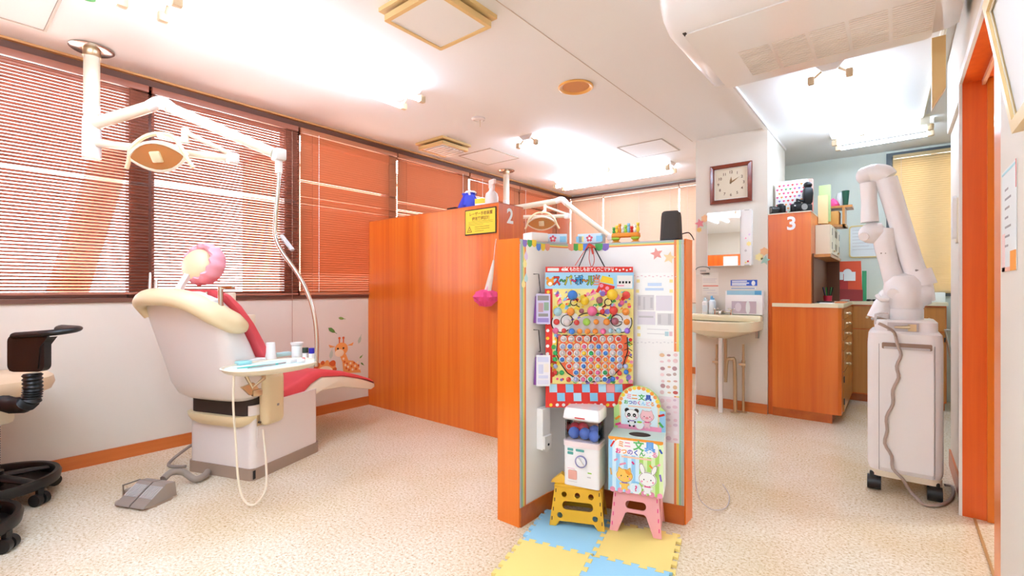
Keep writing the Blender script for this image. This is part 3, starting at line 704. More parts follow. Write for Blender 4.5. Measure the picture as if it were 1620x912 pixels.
ca = at(49, 560, t_)
ux = V((CR, SR, 0))
Mp = frame(at(56, 558, t_), ux, (0, 0, 1))
G_ = G().prism(rrect(-.095, .075, -.085, .085, .03, 5), .035, Mp)
Ws(G_, 'armrest_plate', m_black)
arc = [at(26, 531, t_ - .02), at(55, 529, t_ - .03), at(90, 526, t_ - .02), at(112, 523, t_ + .03), at(120, 521, t_ + .09), at(112, 520, t_ + .16), at(96, 519, t_ + .22)]
Ws(G().tube(arc, .027, n=14, smooth_path=6, flat=.55), 'armrest_pad', m_black)
Ws(G().prism([(-.08, .06), (.095, .075), (.06, .03), (.05, -.07), (-.08, -.08)], .05, Mp @ Matrix.Translation((0, 0, -.01))), 'armrest_gusset', m_black)
s2 = thing('wheeled_stool', 'second stool whose black ring base and caster peek in at the lower left corner', 'stool', (-3.045, .025, 0), R(34))
ring_base(s2, .25, 5)
G().lathe([(0, .44), (.16, .44), (.185, .46), (.185, .5), (.16, .52), (0, .525)], 36).build('seat', mat('beige_vinyl', '#e8cba6', .4), s2)
# ------------------------------------------------------------------ tall partition (2) and what stands on it
PT = thing('partition', 'tall orange wood partition numbered 2, standing out from the window wall', 'partition', (-3.07, 2.79, 0))
G().box(-3.878, -2.262, 2.645, 2.935, 0, 1.722).build('body', m_wood, PT, world=True)
G().box(-2.262, -2.257, 2.643, 2.937, 0, 1.724).build('end_panel', m_wood, PT, world=True)
G().box(-3.878, -2.257, 2.643, 2.937, 1.722, 1.728).build('top_edge', mat('edge_band', '#c9683a', .5), PT, world=True)
text('2', .155, m_paper, PT, frame((-2.2565, 2.775, 1.635), (0, 1, 0), (0, 0, 1)), 'number', bold=.004)
sg = thing('warning_sign', 'yellow laser control area sign with black border on the partition', 'sign', (-2.437, 2.64, 1.505))
Ms = frame((-2.596, 2.6425, 1.505), (1, 0, 0), (0, 0, 1))
sw, sh = .318, .195
G().prism(rect(0, sw, 0, sh), .004, Ms).build('border', m_ink, sg, world=True)
G().prism(rect(.008, sw - .008, .008, sh - .008), .001, Ms @ Matrix.Translation((0, 0, .004))).build('panel', mat('sign_yellow', '#f7cf36', .5), sg, world=True)
mo = mat('sign_ink', '#8a5a10', .6)
Ms2 = Ms @ Matrix.Translation((0, 0, .005))
text('レーザー手術装置', .03, mo, sg, Ms2 @ Matrix.Translation((sw * .52, sh * .80, 0)), bold=.0006)
text('使用管理区域', .03, mo, sg, Ms2 @ Matrix.Translation((sw * .52, sh * .61, 0)), bold=.0006)
g = G()
for y, x0, x1 in ((.50, .12, .9), (.44, .12, .9), (.38, .12, .6)): g.prism(rect(sw * x0, sw * x1, sh * y, sh * y + .002), .0004, Ms2)
for y in (.29, .21, .13): g.prism(rect(sw * .33, sw * (.62 if y < .2 else .8), sh * y, sh * y + .003), .0004, Ms2)
g.prism([(sw * .07, sh * .1), (sw * .24, sh * .1), (sw * .155, sh * .36)], .0004, Ms2, holes=[[(sw * .10, sh * .125), (sw * .155, sh * .30), (sw * .21, sh * .125)]])
g.prism(star(sw * .155, sh * .18, .009, .4, 8), .0004, Ms2)
g.build('print', mo, sg, world=True)
zt = 1.728
p1 = thing('partition', 'second orange wood partition behind the camera, seen only in the mirror above the washbasin', 'partition', (-3.04, -.48, 0))
G().box(-3.862, -2.2, -.62, -.34, 0, 1.722).build('body', m_wood, p1, world=True)
G().box(-2.2, -2.195, -.622, -.338, 0, 1.724).build('end_panel', m_wood, p1, world=True)
G().box(-3.862, -2.195, -.622, -.338, 1.722, 1.728).build('top_edge', mat('edge_band', '#c9683a', .5), p1, world=True)
tag(G().box(-2.52, -2.27, -.3398, -.3375, 1.36, 1.69).build('paper_notice', m_paper), 'white paper sheet on the partition behind the camera, visible in the mirror', 'notice')
# shower puff with net hanging on the partition
pf = thing('hanging_pouch', 'hot pink crumpled cloth with a white net tail hanging against the partition', 'pouch', (-2.335, 2.61, 1.0))
def wobf(j, a): return .16 * sin(5 * a + j * 1.3) + .1 * sin(9 * a - j * 2.1) + .06 * sin(14 * a + j)
c0 = at(769, 470, 3.42)
G().lathe([(.001, -.072), (.04, -.066), (.075, -.03), (.088, .0), (.07, .035), (.035, .05), (.001, .055)], 40, c0, wob=wobf).build('cloth', mat('hot_pink_cloth', '#ec4a86', .7), pf, world=True, sharp=25)
G().tube([at(771, 464, 3.40), at(776, 440, 3.41), at(781, 412, 3.42)], [.026, .02, .006], n=9).build('net_tail', mat('net_white', '#efe0d2', .9, bump=(300, .8)), pf, world=True)
G().tube([at(781, 412, 3.42), at(783, 390, 3.43), at(785, 378, 3.44)], .0018, n=6).build('string', m_paper, pf, world=True)
G().tube([at(767, 484, 3.385), at(768, 468, 3.365), at(772, 452, 3.39)], .005, n=6).build('ribbon', m_pink, pf, world=True)
def place(o, p, rz=0): o.location = p; o.rotation_euler = (0, 0, rz); return o
t = thing('glove_bag', 'royal blue crumpled bag on top of the partition', 'bag', (-2.67, 2.76, zt))
G().lathe([(.085, 0), (.1, .03), (.085, .075), (.06, .115), (.07, .13), (.02, .125), (.001, .1)], 30, wob=lambda j, a: .12 * sin(4 * a + j) + .07 * sin(9 * a + 2 * j), M=Matrix.Scale(.62, 4, (0, 1, 0))).build('bag', mat('royal_blue', '#2f3fd0', .5), t)
G().lathe([(.03, .11), (.045, .135), (.03, .15), (.001, .152)], 16, wob=lambda j, a: .2 * sin(5 * a), c=(.015, 0, 0)).build('tissue', m_paper, t)
tag(place(G().box(-.05, .05, -.035, .035, 0, .028, b=.004).build('black_tray', m_black), (-2.82, 2.74, zt)), 'small flat black tray left of the blue bag on the partition', 'tray')
t = thing('yellow_box', 'yellow and white carton beside the blue bag on the partition', 'box', (-2.485, 2.73, zt), R(14))
G().box(-.055, .055, -.04, .04, 0, .06).build('carton', m_yel, t)
G().box(-.054, .054, -.041, -.04, .0, .022).build('label_band', m_paper, t)
t = thing('spray_bottle', 'pale translucent spray bottle at the partition corner', 'bottle', (-2.375, 2.70, zt), R(-20))
G().lathe([(.045, 0), (.05, .006), (.05, .06), (.044, .085), (.022, .105), (.018, .125)], 24).build('body', mat('milky_plastic', '#f0ddd6', .3), t)
g = G().box(-.028, .028, -.014, .014, .125, .15, b=.005).box(-.03, .05, -.013, .013, .15, .19, b=.006).box(.024, .032, -.01, .01, .10, .152, b=.003)
g.build('trigger_head', mat('blush_plastic', '#f3d0c4', .35), t)
# ------------------------------------------------------------------ low L-shaped panel
inner = [(-1.345, 1.722), (-1.345, 1.85), (-1.342, 1.95), (-1.325, 2.03), (-1.29, 2.09), (-1.24, 2.128), (-1.17, 2.15), (-1.04, 2.167), (-.92, 2.185), (-.765, 2.222)]
# refine to a smooth curve
P_ = []
for i in range(len(inner) - 1):
    a, b, c, d = (V(inner[max(i - 1, 0)]), V(inner[i]), V(inner[i + 1]), V(inner[min(i + 2, len(inner) - 1)]))
    for k in range(5):
        q = k / 5; P_.append(.5 * ((2 * b) + (c - a) * q + (2 * a - 5 * b + 4 * c - d) * q * q + (3 * b - a - 3 * c + d) * q ** 3))
P_.append(V(inner[-1])); inner = P_
def off(pts, d):
    o = []
    for i, p in enumerate(pts):
        q = (pts[min(i + 1, len(pts) - 1)] - pts[max(i - 1, 0)]).normalized(); o.append(p + V((q.y, -q.x)) * d)
    return o
LH = 1.325
LP = thing('low_panel', 'low curved corner panel, white inside with rainbow tape edges and orange wood outside', 'panel', (-1.2, 2.1, 0))
outer = [V((-.765, 2.312)), V((-.95, 2.30)), V((-1.2, 2.29)), V((-1.36, 2.25)), V((-1.44, 2.15)), V((-1.47, 2.0)), V((-1.47, 1.722))]
G().prism([tuple(p) for p in inner + outer], LH).build('core', m_woodl, LP, world=True)
def skin(d0, d1, z0, z1, name, m, i0=0, i1=None):
    a = off(inner, d0)[i0:i1]; b = off(inner, d1)[i0:i1]
    return G().prism([tuple(p) for p in a] + [tuple(p) for p in b[::-1]], z1 - z0, Matrix.Translation((0, 0, z0)), smooth=True).build(name, m, LP, world=True)
m_lam = mat('white_laminate', '#f7f2ee', .35)
skin(0, .003, .088, LH - .022, 'laminate', m_lam)
skin(0, .009, 0, .088, 'skirting', m_basex)
tp = [mat('tape_grey', '#b8b9bb', .5), mat('tape_green', '#9fc7a4', .5), mat('tape_yellow', '#f5d46a', .5), mat('tape_orange', '#f08a55', .5)]
for k, m in enumerate(tp): skin(0, .0042, LH - .0055 * (k + 1), LH - .0055 * k, 'rainbow_tape', m)
# vertical tapes at the two free ends
N_ = len(inner)
for k, m in enumerate(tp):
    q = off(inner, .0046)
    for s, rngp in ((0, (q[0], (q[1] - q[0]).normalized())), (1, (q[-1], (q[-2] - q[-1]).normalized()))):
        p, dd = rngp; a = p + dd * (.011 * k + .001); b = p + dd * (.011 * (k + 1))
        n_ = V((dd.y, -dd.x)) * (1 if s == 0 else -1)
        G().prism([tuple(a), tuple(b), tuple(b - n_ * .0046), tuple(a - n_ * .0046)], LH - .0, Matrix.Translation((0, 0, 0))).build('rainbow_tape', m, LP, world=True)
G().box(-1.472, -1.343, 1.716, 1.7225, 0, LH + .004).build('end_cap', m_woodl, LP, world=True)
G().box(-.7655, -.758, 2.224, 2.314, 0, LH + .004).build('end_cap', m_woodl, LP, world=True)
LT = LH + .004
# helper: point on the inner face below photo column u, z given; returns point, tangent, normal
def face(u, z):
    r = at(u, 456, 1.0); d = V((r.x, r.y))
    for i in range(len(inner) - 1):
        a, b = inner[i], inner[i + 1]; e = b - a
        den = d.x * e.y - d.y * e.x
        if abs(den) < 1e-9: continue
        t = (a.x * e.y - a.y * e.x) / den; s = (a.x * d.y - a.y * d.x) / den
        if -.0001 <= s <= 1.0001 and t > 0:
            p = a + e * s; q = e.normalized(); n = V((q.y, -q.x))
            return V((p.x, p.y, z)), V((q.x, q.y, 0)), V((n.x, n.y, 0)), t
def fz(u, v):
    p, q, n, t = face(u, 0); return 1.1 + (456 - v) / 752.55 * t
def fmat(u, v, lift=.004):
    z = fz(u, v); p, q, n, t = face(u, z); return frame(p + n * lift, q, (0, 0, 1)), t / 752.55
# garland of rainbow petals
gl = thing('rainbow_garland', 'rainbow petal garland stuck under the top edge of the white panel', 'garland', (-1.2, 2.12, 1.28))
cl = {'p': m_pur, 'g': m_grn, 'y': m_yel, 'b': mat('petal_blue', '#5b8be0', .6), 's': mat('petal_salmon', '#f5a48c', .6)}
for us, cs in (((829, 837, 844, 851, 858, 865), 'pgybys'), ((904, 911, 918, 925, 948, 958), 'sgybgp')):
    for u, c in zip(us, cs):
        M, k = fmat(u, 382 if u < 845 else 388)
        wd = 5.6 if u < 880 else 6.2
        g = G().prism([(wd * k * (cos(a) if 0 else x), y * k) for x, y in ((-1, 2.0), (-1.0, -4), (-.75, -7.5), (0, -9.5), (.75, -7.5), (1.0, -4), (1, 2.0))], .001, M)
        g.build('petal', cl[c], gl, world=True)
def decal_star(u, v, r, m, label, pts=5, a0=pi / 2, k=.45, MM=None):
    if MM is None: M, s = fmat(u, v)
    else: M, s = MM
    g = G().prism(star(0, 0, r * s, k, pts, a0), .0012, M)
    return tag(g.build('star_sticker', m), label, 'sticker')
decal_star(1039, 402, 10, mat('sticker_salmon', '#f2a59c', .6), 'salmon star sticker at the upper right of the white panel', a0=pi / 2 + .2)
decal_star(1059, 408, 10, mat('sticker_apricot', '#f8d8a4', .6), 'pale apricot star sticker next to the panel right edge', a0=pi / 2 - .2)
sticker_pale = [mat('sticker_lilac', '#ead2ee', .6), mat('sticker_lemon', '#fae79a', .6), mat('sticker_aqua', '#cdeaea', .6)]
for u, v, m, lb in ((831, 405, sticker_pale[0], 'faint lilac drop sticker on the left wing of the panel, topmost'), (829, 417, sticker_pale[1], 'faint yellow drop sticker below the lilac one'), (831, 440, sticker_pale[2], 'faint aqua drop sticker on the left wing of the panel'), (827, 449, sticker_pale[1], 'faint yellow drop sticker lowest on the left wing')):
    M, s = fmat(u, v)
    tag(G().prism([(0, 8 * s), (-5 * s, 0), (-4 * s, -5 * s), (0, -7 * s), (4 * s, -5 * s), (5 * s, 0)], .001, M).build('drop_sticker', m), lb, 'sticker')
# ------------------------------------------------------------------ super ball prize board
bL, bR = at(863, 456, 2.285), at(1001, 456, 2.285)
BW, BH = (V((bR.x, bR.y)) - V((bL.x, bL.y))).length, .675
B0 = V((bL.x, bL.y, .527))
bu = V((bR.x - bL.x, bR.y - bL.y, 0)).normalized()
MB = frame(B0, bu, (0, .0, 1)); 
def bp(x, y):
    f = (y - 422) / 223; l = 863 + 9 * f; r = 1000 + 5 * f
    return ((x - l) / (r - l) * BW, (645 - y) / 223 * BH)
BD = thing('prize_board', 'colourful super ball prize board with rows of balls, hanging by cords on the white panel', 'board', (B0.x + bu.x * BW / 2, B0.y + bu.y * BW / 2, .527))
def bpoly(pts, lift, m, name, d=.0012, parent=None, holes=()):
    return G().prism([bp(*p) for p in pts], d, MB @ Matrix.Translation((0, 0, lift)), holes=[[bp(*p) for p in h] for h in holes]).build(name, m, parent or BD, world=True)
def pr(x0, x1, y0, y1): return [(x0, y1), (x1, y1), (x1, y0), (x0, y0)]
def pc(x, y, r, n=20): return [(x + r * cos(2 * pi * i / n), y - r * sin(2 * pi * i / n)) for i in range(n)]
m_bred = mat('board_red', '#e8352a', .6)
bpoly([(863, 422), (1000, 422), (1005, 645), (872, 645)], 0, m_bred, 'backing', .005)
front = bpoly([(863, 431), (1000, 431), (1004, 607), (871.5, 607)], .005, mat('board_cream', '#f6e3a6', .6), 'picture_sheet', .006)
L1 = .0112
bpoly(pr(863, 1001, 431, 457), L1, mat('board_sky', '#a9d8f2', .6), 'print')
bpoly([(863.2, 457), (875, 457), (881, 606), (871, 606)], L1, m_bred, 'print')
bpoly([(875, 457), (1001, 457), (1003.5, 607), (880.5, 607)], L1, mat('board_lemon', '#f7e58e', .6), 'print')
# white dots along the red edges
g = G(); g2 = G()
for i in range(12): (g if i % 3 else g2).prism([bp(*p) for p in pc(868.5 + i * .36, 462 + i * 12.2, 2.6, 10)], .0004, MB @ Matrix.Translation((0, 0, L1 + .0012)))
for i in range(13): (g if i % 3 else g2).prism([bp(*p) for p in pc(880 + i * 9.6, 641, 2.6, 10)], .0006, MB @ Matrix.Translation((0, 0, .005)))
for x in (890, 896): g.prism([bp(*p) for p in pc(x, 426.5, 2.2, 10)], .0006, MB @ Matrix.Translation((0, 0, .005)))
for i in range(7): g.prism([bp(*p) for p in pc(963 + i * 5.5, 426 + (i % 2) * 1.5, 1.6, 8)], .0006, MB @ Matrix.Translation((0, 0, .005)))
g.prism([bp(*p) for p in pr(866, 884, 424, 429)], .0006, MB @ Matrix.Translation((0, 0, .005)))
stuff(g.build('white_dots', m_paper, BD, world=True)); stuff(g2.build('yellow_dots', m_yel, BD, world=True))
text('ぼくもわたしもおてんつこマツリ', .021, m_paper, BD, MB @ Matrix.Translation((*bp(930, 426.5), .0054)), sx=.78, bold=.0006)
# title
cs = [m_bred, m_grn, mat('title_olive', '#d8c840', .6), m_hot, mat('title_blue', '#3f9fe0', .6), m_ora, mat('title_green', '#9cc24a', .6), mat('title_coral', '#f08a6a', .6)]
for i, (c, x) in enumerate(zip('スーパーボール当', (881, 890, 899, 907, 916, 925, 934, 943))):
    for bo, mm, lf in ((.0034, m_ink, L1 + .0014), (.0009, cs[i], L1 + .0022)):
        text('〜' if c == 'ー' else c, .052 if c != 'ー' else .036, mm, BD, MB @ Matrix.Translation((*bp(x, 445), lf)), 'title', bold=bo, sx=.74)
bpoly(pr(975, 999, 436, 456), L1 + .0012, m_paper, 'print', .0005)
g = G()
for i in range(4): g.prism([bp(*p) for p in pr(978 + i * 5, 981 + i * 5, 445, 448.5)], .0004, MB @ Matrix.Translation((0, 0, L1 + .0018)))
g.build('print', m_ink, BD, world=True)
bpoly(pr(975, 986, 451, 453), L1 + .0018, m_pink, 'print', .0004)
# small teddy in the corner, machine drawing
bpoly(pc(871, 447, 6), L1 + .0013, m_ora, 'print', .0004)
bpoly(pc(866.5, 440.5, 2.5, 12), L1 + .0013, m_ora, 'print', .0004); bpoly(pc(875.5, 440.5, 2.5, 12), L1 + .0013, m_ora, 'print', .0004)
bpoly(pc(871, 449, 3, 12), L1 + .0017, m_paper, 'print', .0004)
bpoly([(949, 447), (972, 453), (966, 470), (942, 462)], L1 + .0013, m_bred, 'print', .0004)
bpoly([(952, 436), (968, 440), (970, 450), (948, 446)], L1 + .0018, m_yel, 'print', .0004)
for x, y in ((951, 452), (960, 456), (966, 461), (954, 461)): bpoly(pc(x, y, 3, 10), L1 + .0018, m_pink, 'print', .0004)
# scattered confetti on the upper picture (flat print)
cc = [m_hot, m_ora, m_sky, m_grn, m_red, m_yel, m_pink, m_paper, m_pur]
for k, m in enumerate(cc):
    g = G()
    for j in range(15):
        x, y = random.uniform(879, 998), random.uniform(461, 509); r = random.uniform(1.8, 4.6)
        g.prism([bp(*p) for p in (pc(x, y, r, 9) if j % 2 else [(x - r, y + r), (x + r, y + r * .4), (x + r * .3, y - r)])], .0004, MB @ Matrix.Translation((0, 0, L1 + .0012 + .00006 * k + .00002 * j)))
    for j in range(7):
        x = random.choice((random.uniform(880, 888), random.uniform(994, 1002), random.uniform(884, 1000))); y = random.uniform(530, 604)
        if 888 < x < 994: y = random.uniform(597, 605)
        g.prism([bp(*p) for p in pc(x, y, random.uniform(2, 4.5), 8)], .0004, MB @ Matrix.Translation((0, 0, L1 + .0012 + .00006 * k + .00002 * j)))
    stuff(g.build('confetti_print', m, BD, world=True))
# face shapes: plain grey field, two white ovals, black outlines
bpoly([(905, 527)] + [(938 + 38 * cos(a), 528 - 29 * sin(a)) for a in [pi - pi * i / 18 for i in range(19)]][0:19] + [(972, 528)], L1 + .0022, m_lgrey, 'print', .0004)
def oline(pts, r, m=m_ink, n='outline', lift=.0028):
    G().tube([MB @ V((*bp(*p), L1 + lift)) for p in pts], r, n=5).build(n, m, BD, world=True)
for x in (891, 984):
    bpoly(pc(x, 510, 15, 28), L1 + .0027, m_paper, 'print', .0004)
    s = 1 if x < 930 else -1
    oline([(x + 15.5 * cos(a), 510 - 16 * sin(a)) for a in [pi * (.5 + s * .35) + s * pi * .9 * i / 14 for i in range(15)]], .0024)
    oline(pc(x + s * 8, 507, 9, 22) + [(x + s * 17, 507)], .0022, lift=.0034)
    oline(pc(909 if s > 0 else 962, 478, 5.5, 16), .0024); oline([(913, 483), (918, 486)] if s > 0 else [(958, 483), (953, 486)], .0024)
oline([(917, 500), (925, 496), (937, 494.5), (950, 496), (960, 500)], .0026)
# lower field with honeycomb colour
bpoly([(887, 530), (992, 530), (997, 560), (990, 580), (975, 592), (950, 600), (920, 598), (900, 588), (889, 570), (885, 550)], L1 + .0022, mat('board_vermilion', '#ee6a3c', .6), 'print', .0004)
oline([(886, 533), (885, 560), (892, 575), (903, 590), (922, 602), (940, 604), (958, 602), (975, 592), (988, 577), (994, 556), (993, 533)], .0026, lift=.0028)
oline([(893, 530), (900, 530)], .002); oline([(937, 532), (937, 541)], .002)
for i in range(7): oline([(895 + i * 14, 531), (901 + i * 14, 530)], .0022)
for y in (541, 551, 562): oline([(989, y + 3), (995, y), (1001, y + 4)], .0022)
gap = G()
for r in range(7):
    for c in range(10):
        x, y = 889 + c * 11 + (r % 2) * 0, 541.5 + r * 10.2
        if ((x - 938) / 50) ** 2 + ((y - 535) / 64) ** 2 < 1 and y < 600: gap.prism([bp(*p) for p in [(x - 2, y), (x, y + 2.4), (x + 2, y), (x, y - 2.4)]], .0004, MB @ Matrix.Translation((0, 0, L1 + .0027)))
stuff(gap.build('diamond_print', mat('print_gold', '#f6c766', .6), BD, world=True))
# the balls in clear cups
ballc = {'r': mat('ball_red', '#e0473f', .15), 'b': mat('ball_blue', '#3f7fd2', .15), 'y': mat('ball_yellow', '#f0c430', .15), 'g': mat('ball_green', '#2fae62', .15), 'o': mat('ball_orange', '#f0923c', .15), 'p': mat('ball_pink', '#e86a96', .15), 'v': mat('ball_violet', '#9a6ccc', .15), 'l': mat('ball_lavender', '#a8b2d6', .12), 'c': mat('ball_clear', '#d8c8c4', .08), 'n': mat('ball_maroon', '#a8606a', .15), 'k': mat('ball_lime', '#a9d455', .15), 'm': mat('ball_mint', '#a9cfd8', .12)}
cup_g = G(); cup_g.lathe([(.0148, 0), (.0155, .0025), (.0135, .004), (.0125, .0015)], 14)
ball_me = {}; cup_first = [None]
def ball(x, y, r_px, c, cup=False):
    r = r_px / 139 * BW
    p = MB @ V((*bp(x, y), L1 + .003 + r * .55)); key = (c, round(r_px, 1))
    if key not in ball_me:
        ball_me[key] = G().ball((0, 0, 0), r, 10, 6).build('ball', ballc[c], BD); o = ball_me[key]
    else: o = ball_me[key].copy(); COL.objects.link(o); o.parent = BD
    o.location = p - BD.location
    if cup:
        q = MB @ V((*bp(x, y), L1 + .0026))
        if cup_first[0] is None: cu = cup_first[0] = cup_g.build('ball_cup', m_paper, BD)
        else: cu = cup_first[0].copy(); COL.objects.link(cu); cu.parent = BD
        cu.matrix_local = Matrix.Translation(q - BD.location) @ MB.to_3x3().to_4x4()
rows = [(536, 8, 895, 12.0, 'ccncrccr'), (548, 9, 894, 11.0, 'lbcplbllr'), (558.5, 9, 894, 11.0, 'crcyglbcl'), (568.5, 9, 894, 11.0, 'bcbbprobl'), (579, 8, 905, 11.0, 'rcboyool'), (589, 6, 916, 11.0, 'borpgc'), (599.5, 5, 916, 11.0, 'lpglb')]
for y, n, x0, dx, s in rows:
    for i in range(n): ball(x0 + i * dx, y, 3.5, s[i], True)
for x, y, r, c in ((906, 467, 8, 'b'), (925, 476, 7, 'y'), (967, 466, 9, 'y'), (989, 467, 6.5, 'r'), (937, 492, 8, 'p'), (904, 493, 6.5, 'o'), (884, 493, 7, 'm'), (948, 475, 5.5, 'n'), (970, 491, 7, 'r'), (989, 493, 6, 'o'), (983, 479, 4, 'p'), (953, 493, 4, 'r'), (921, 492, 4, 'n'), (883, 509, 5, 'r'), (899, 510, 6, 'c'), (914, 510, 4.5, 'r'), (929, 509, 6, 'k'), (944, 509, 4.5, 'o'), (960, 509, 5.5, 'o'), (973, 508, 6, 'n'), (991, 509, 5, 'o'),
                   (882, 523, 5, 'p'), (895, 523, 4, 'r'), (907, 524, 5, 'b'), (919, 524, 4.6, 'o'), (931, 524, 4.6, 'o'), (943, 524, 4.6, 'o'), (955, 524, 4.8, 'p'), (967, 523, 4, 'm'), (979, 523, 4.5, 'm'), (992, 523, 4.8, 'v'),
                   (883, 558, 3.8, 'g'), (883, 568, 3.8, 'g'), (884, 579, 3.8, 'l'), (894, 589, 4, 'g'), (884, 589, 3.6, 'r'), (905, 600, 4, 'r'), (972, 599, 4, 'b'), (982, 590, 4, 'r'), (992, 588, 4, 'b'), (991, 579, 4, 'l'), (983, 578, 3.5, 'l')):
    ball(x, y, r, c)
# chequered foot
for r in range(2):
    for c in range(10):
        x0, x1, y0, y1 = 876 + c * 12.5, 876 + c * 12.5 + 11.8, 608 + r * 14, 621 + r * 14
        bpoly([(x0 + 1, y1), (x1 + 1, y1), (x1, y0), (x0, y0)], .005, [m_sky, m_bred, mat('check_blue', '#b7def2', .6), mat('check_pink', '#f2a0a0', .6)][(0 if (c + r) % 2 == 0 else (1 if c % 4 != 3 else 3)) if c % 3 else (2 if (c + r) % 2 == 0 else 1)], 'checker', .001)
# cords with bow
k0, k1 = fmat(936, 392, .012)[0].translation, fmat(936, 392, .012)[0].translation
bow = BD
tA = MB @ V((*bp(909, 437), .014)); tB = MB @ V((*bp(963, 437), .014))
G().tube([tA, k0 + V((-.02, -.005, 0)), k0 + V((.02, -.005, 0)), tB], .0028, n=6).build('cord', m_ink, bow, world=True)
rd = mat('red_string', '#e2513e', .7)
g = G().tube([MB @ V((*bp(909, 420), .01)), k0 + V((-.02, -.01, .0))], .0018, n=5)
g.tube([k0 + V((.0, -.012, -.0)), k0 + V((-.005, -.012, -.06)), k0 + V((.01, -.012, -.10)), k0 + V((.025, -.012, -.06)), k0 + V((.008, -.012, .0))], .0018, n=5, smooth_path=5)
g.build('string', rd, bow, world=True)
g = G()
for i in range(3): g.tube([k0 + V((-.022 + i * .004, -.014, -.01 + i * .006)), k0 + V((0, -.02, .008 + i * .004)), k0 + V((.03 - i * .004, -.01, -.004 + i * .003))], .004, n=6, smooth_path=3)
g.tube([k0 + V((.01, -.014, .0)), k0 + V((.02, -.016, -.035))], .005, n=6)
g.build('bow', rd, bow, world=True)
# ------------------------------------------------------------------ on and around the low panel
def tissue_box(u, v, lb, t_, rz, sz=(.145, .10, .05)):
    p = at(u, v, t_); t = thing('tissue_box', lb, 'tissue box', (p.x, p.y, LT), rz, None)
    G().box(-sz[0] / 2, sz[0] / 2, -sz[1] / 2, sz[1] / 2, 0, sz[2], b=.003).build('carton', mat('carton_blue', '#d3e6f5', .6), t)
    y = -sz[1] / 2 - .0008
    M = frame((0, y, sz[2] * .5), (1, 0, 0), (0, 0, 1))
    for a in range(5): G().prism(star(.0085 * cos(R(90 + 72 * a)) * 1.35, .0085 * sin(R(90 + 72 * a)) * 1.35, .0075, .8, 4), .0006, M).build('petal_print', mat('carton_red', '#e0506a', .6), t)
    G().prism(circ(0, 0, .006, 12), .0008, M).build('flower_print', m_paper, t)
    for x0, x1, m in ((-.07, -.04, m_sky), (.035, .068, m_sky), (-.055, -.03, sticker_pale[1])): G().prism(rect(x0, x1, -.018, .012), .0005, M).build('colour_print', m, t)
    return t
tissue_box(874, 378, 'blue and white tissue box with a red flower, left one on the low panel', 2.50, R(37))
tissue_box(936, 378, 'blue and white tissue box with a red flower, right one beside the toy planter', 2.475, R(15), (.125, .09, .05))
tag(place(G().box(-.05, .05, -.04, .04, 0, .045, b=.004).build('tissue_packet', m_paper), (-1.405, 1.93, LT), R(70)), 'plain white packet on the left end of the low panel', 'packet')
# planter of toy animals
p = at(990, 378, 2.43)
tpz = thing('toy_planter', 'yellow toy stand holding a row of tiny colourful animal figures on the low panel', 'toy', (p.x, p.y, LT), R(10))
G().box(-.07, .07, -.022, .022, .03, .052, b=.006).build('trough', m_ora, tpz)
for s in (-1, 1): G().lathe([(.022, 0), (.024, .006), (.014, .012), (.018, .022), (.026, .034)], 14, (s * .05, 0, 0)).build('foot', mat('toy_gold', '#e8a93a', .4), tpz)
for s in (-1, 1): G().ball((s * .05, -.012, .024), (.022, .012, .01), 10, 6).build('leaf', m_lime, tpz)
for i, m in enumerate((m_grn, m_yel, m_ora, m_paper, m_lime, m_sky, m_red, m_paper, m_yel)):
    x = -.062 + i * .0155; h_ = .02 + .008 * ((i * 7) % 3)
    fg = tag(G().ball((x, 0, .052 + h_ * .45), (.009, .009, h_ * .5), 8, 6).ball((x, -.002, .052 + h_ + .004), .0085, 8, 6).ball((x - .005, -.002, .052 + h_ + .012), .003, 6, 4).ball((x + .005, -.002, .052 + h_ + .012), .003, 6, 4).build('toy_figure', m), 'x', 'toy')
    del fg['label'], fg['category']; fg.parent = tpz
# speaker
p = at(1062, 377, 2.285)
sp = thing('speaker', 'dark charcoal cloth-covered speaker at the right end of the low panel', 'speaker', (p.x, p.y, LT), R(12))
m_cloth = mat('charcoal_cloth', '#4a4340', .95, bump=(500, .6))
G().loft([[(x * k, y * k, z) for x, y in rrect(-.05, .05, -.045, .045, .03, 5)] for z, k in ((.0, .98), (.006, 1), (.012, .99), (.11, .9), (.13, .84), (.138, .7))]).build('body', m_cloth, sp)
G().prism(rrect(-.05, .05, -.045, .045, .03, 5), .006).build('base', m_black, sp)
G().tube([(.045, .02, .03), (.075, .015, .035), (.09, .02, .02), (.095, .06, .004)], .003, n=6, smooth_path=4).build('cable', m_black, sp)
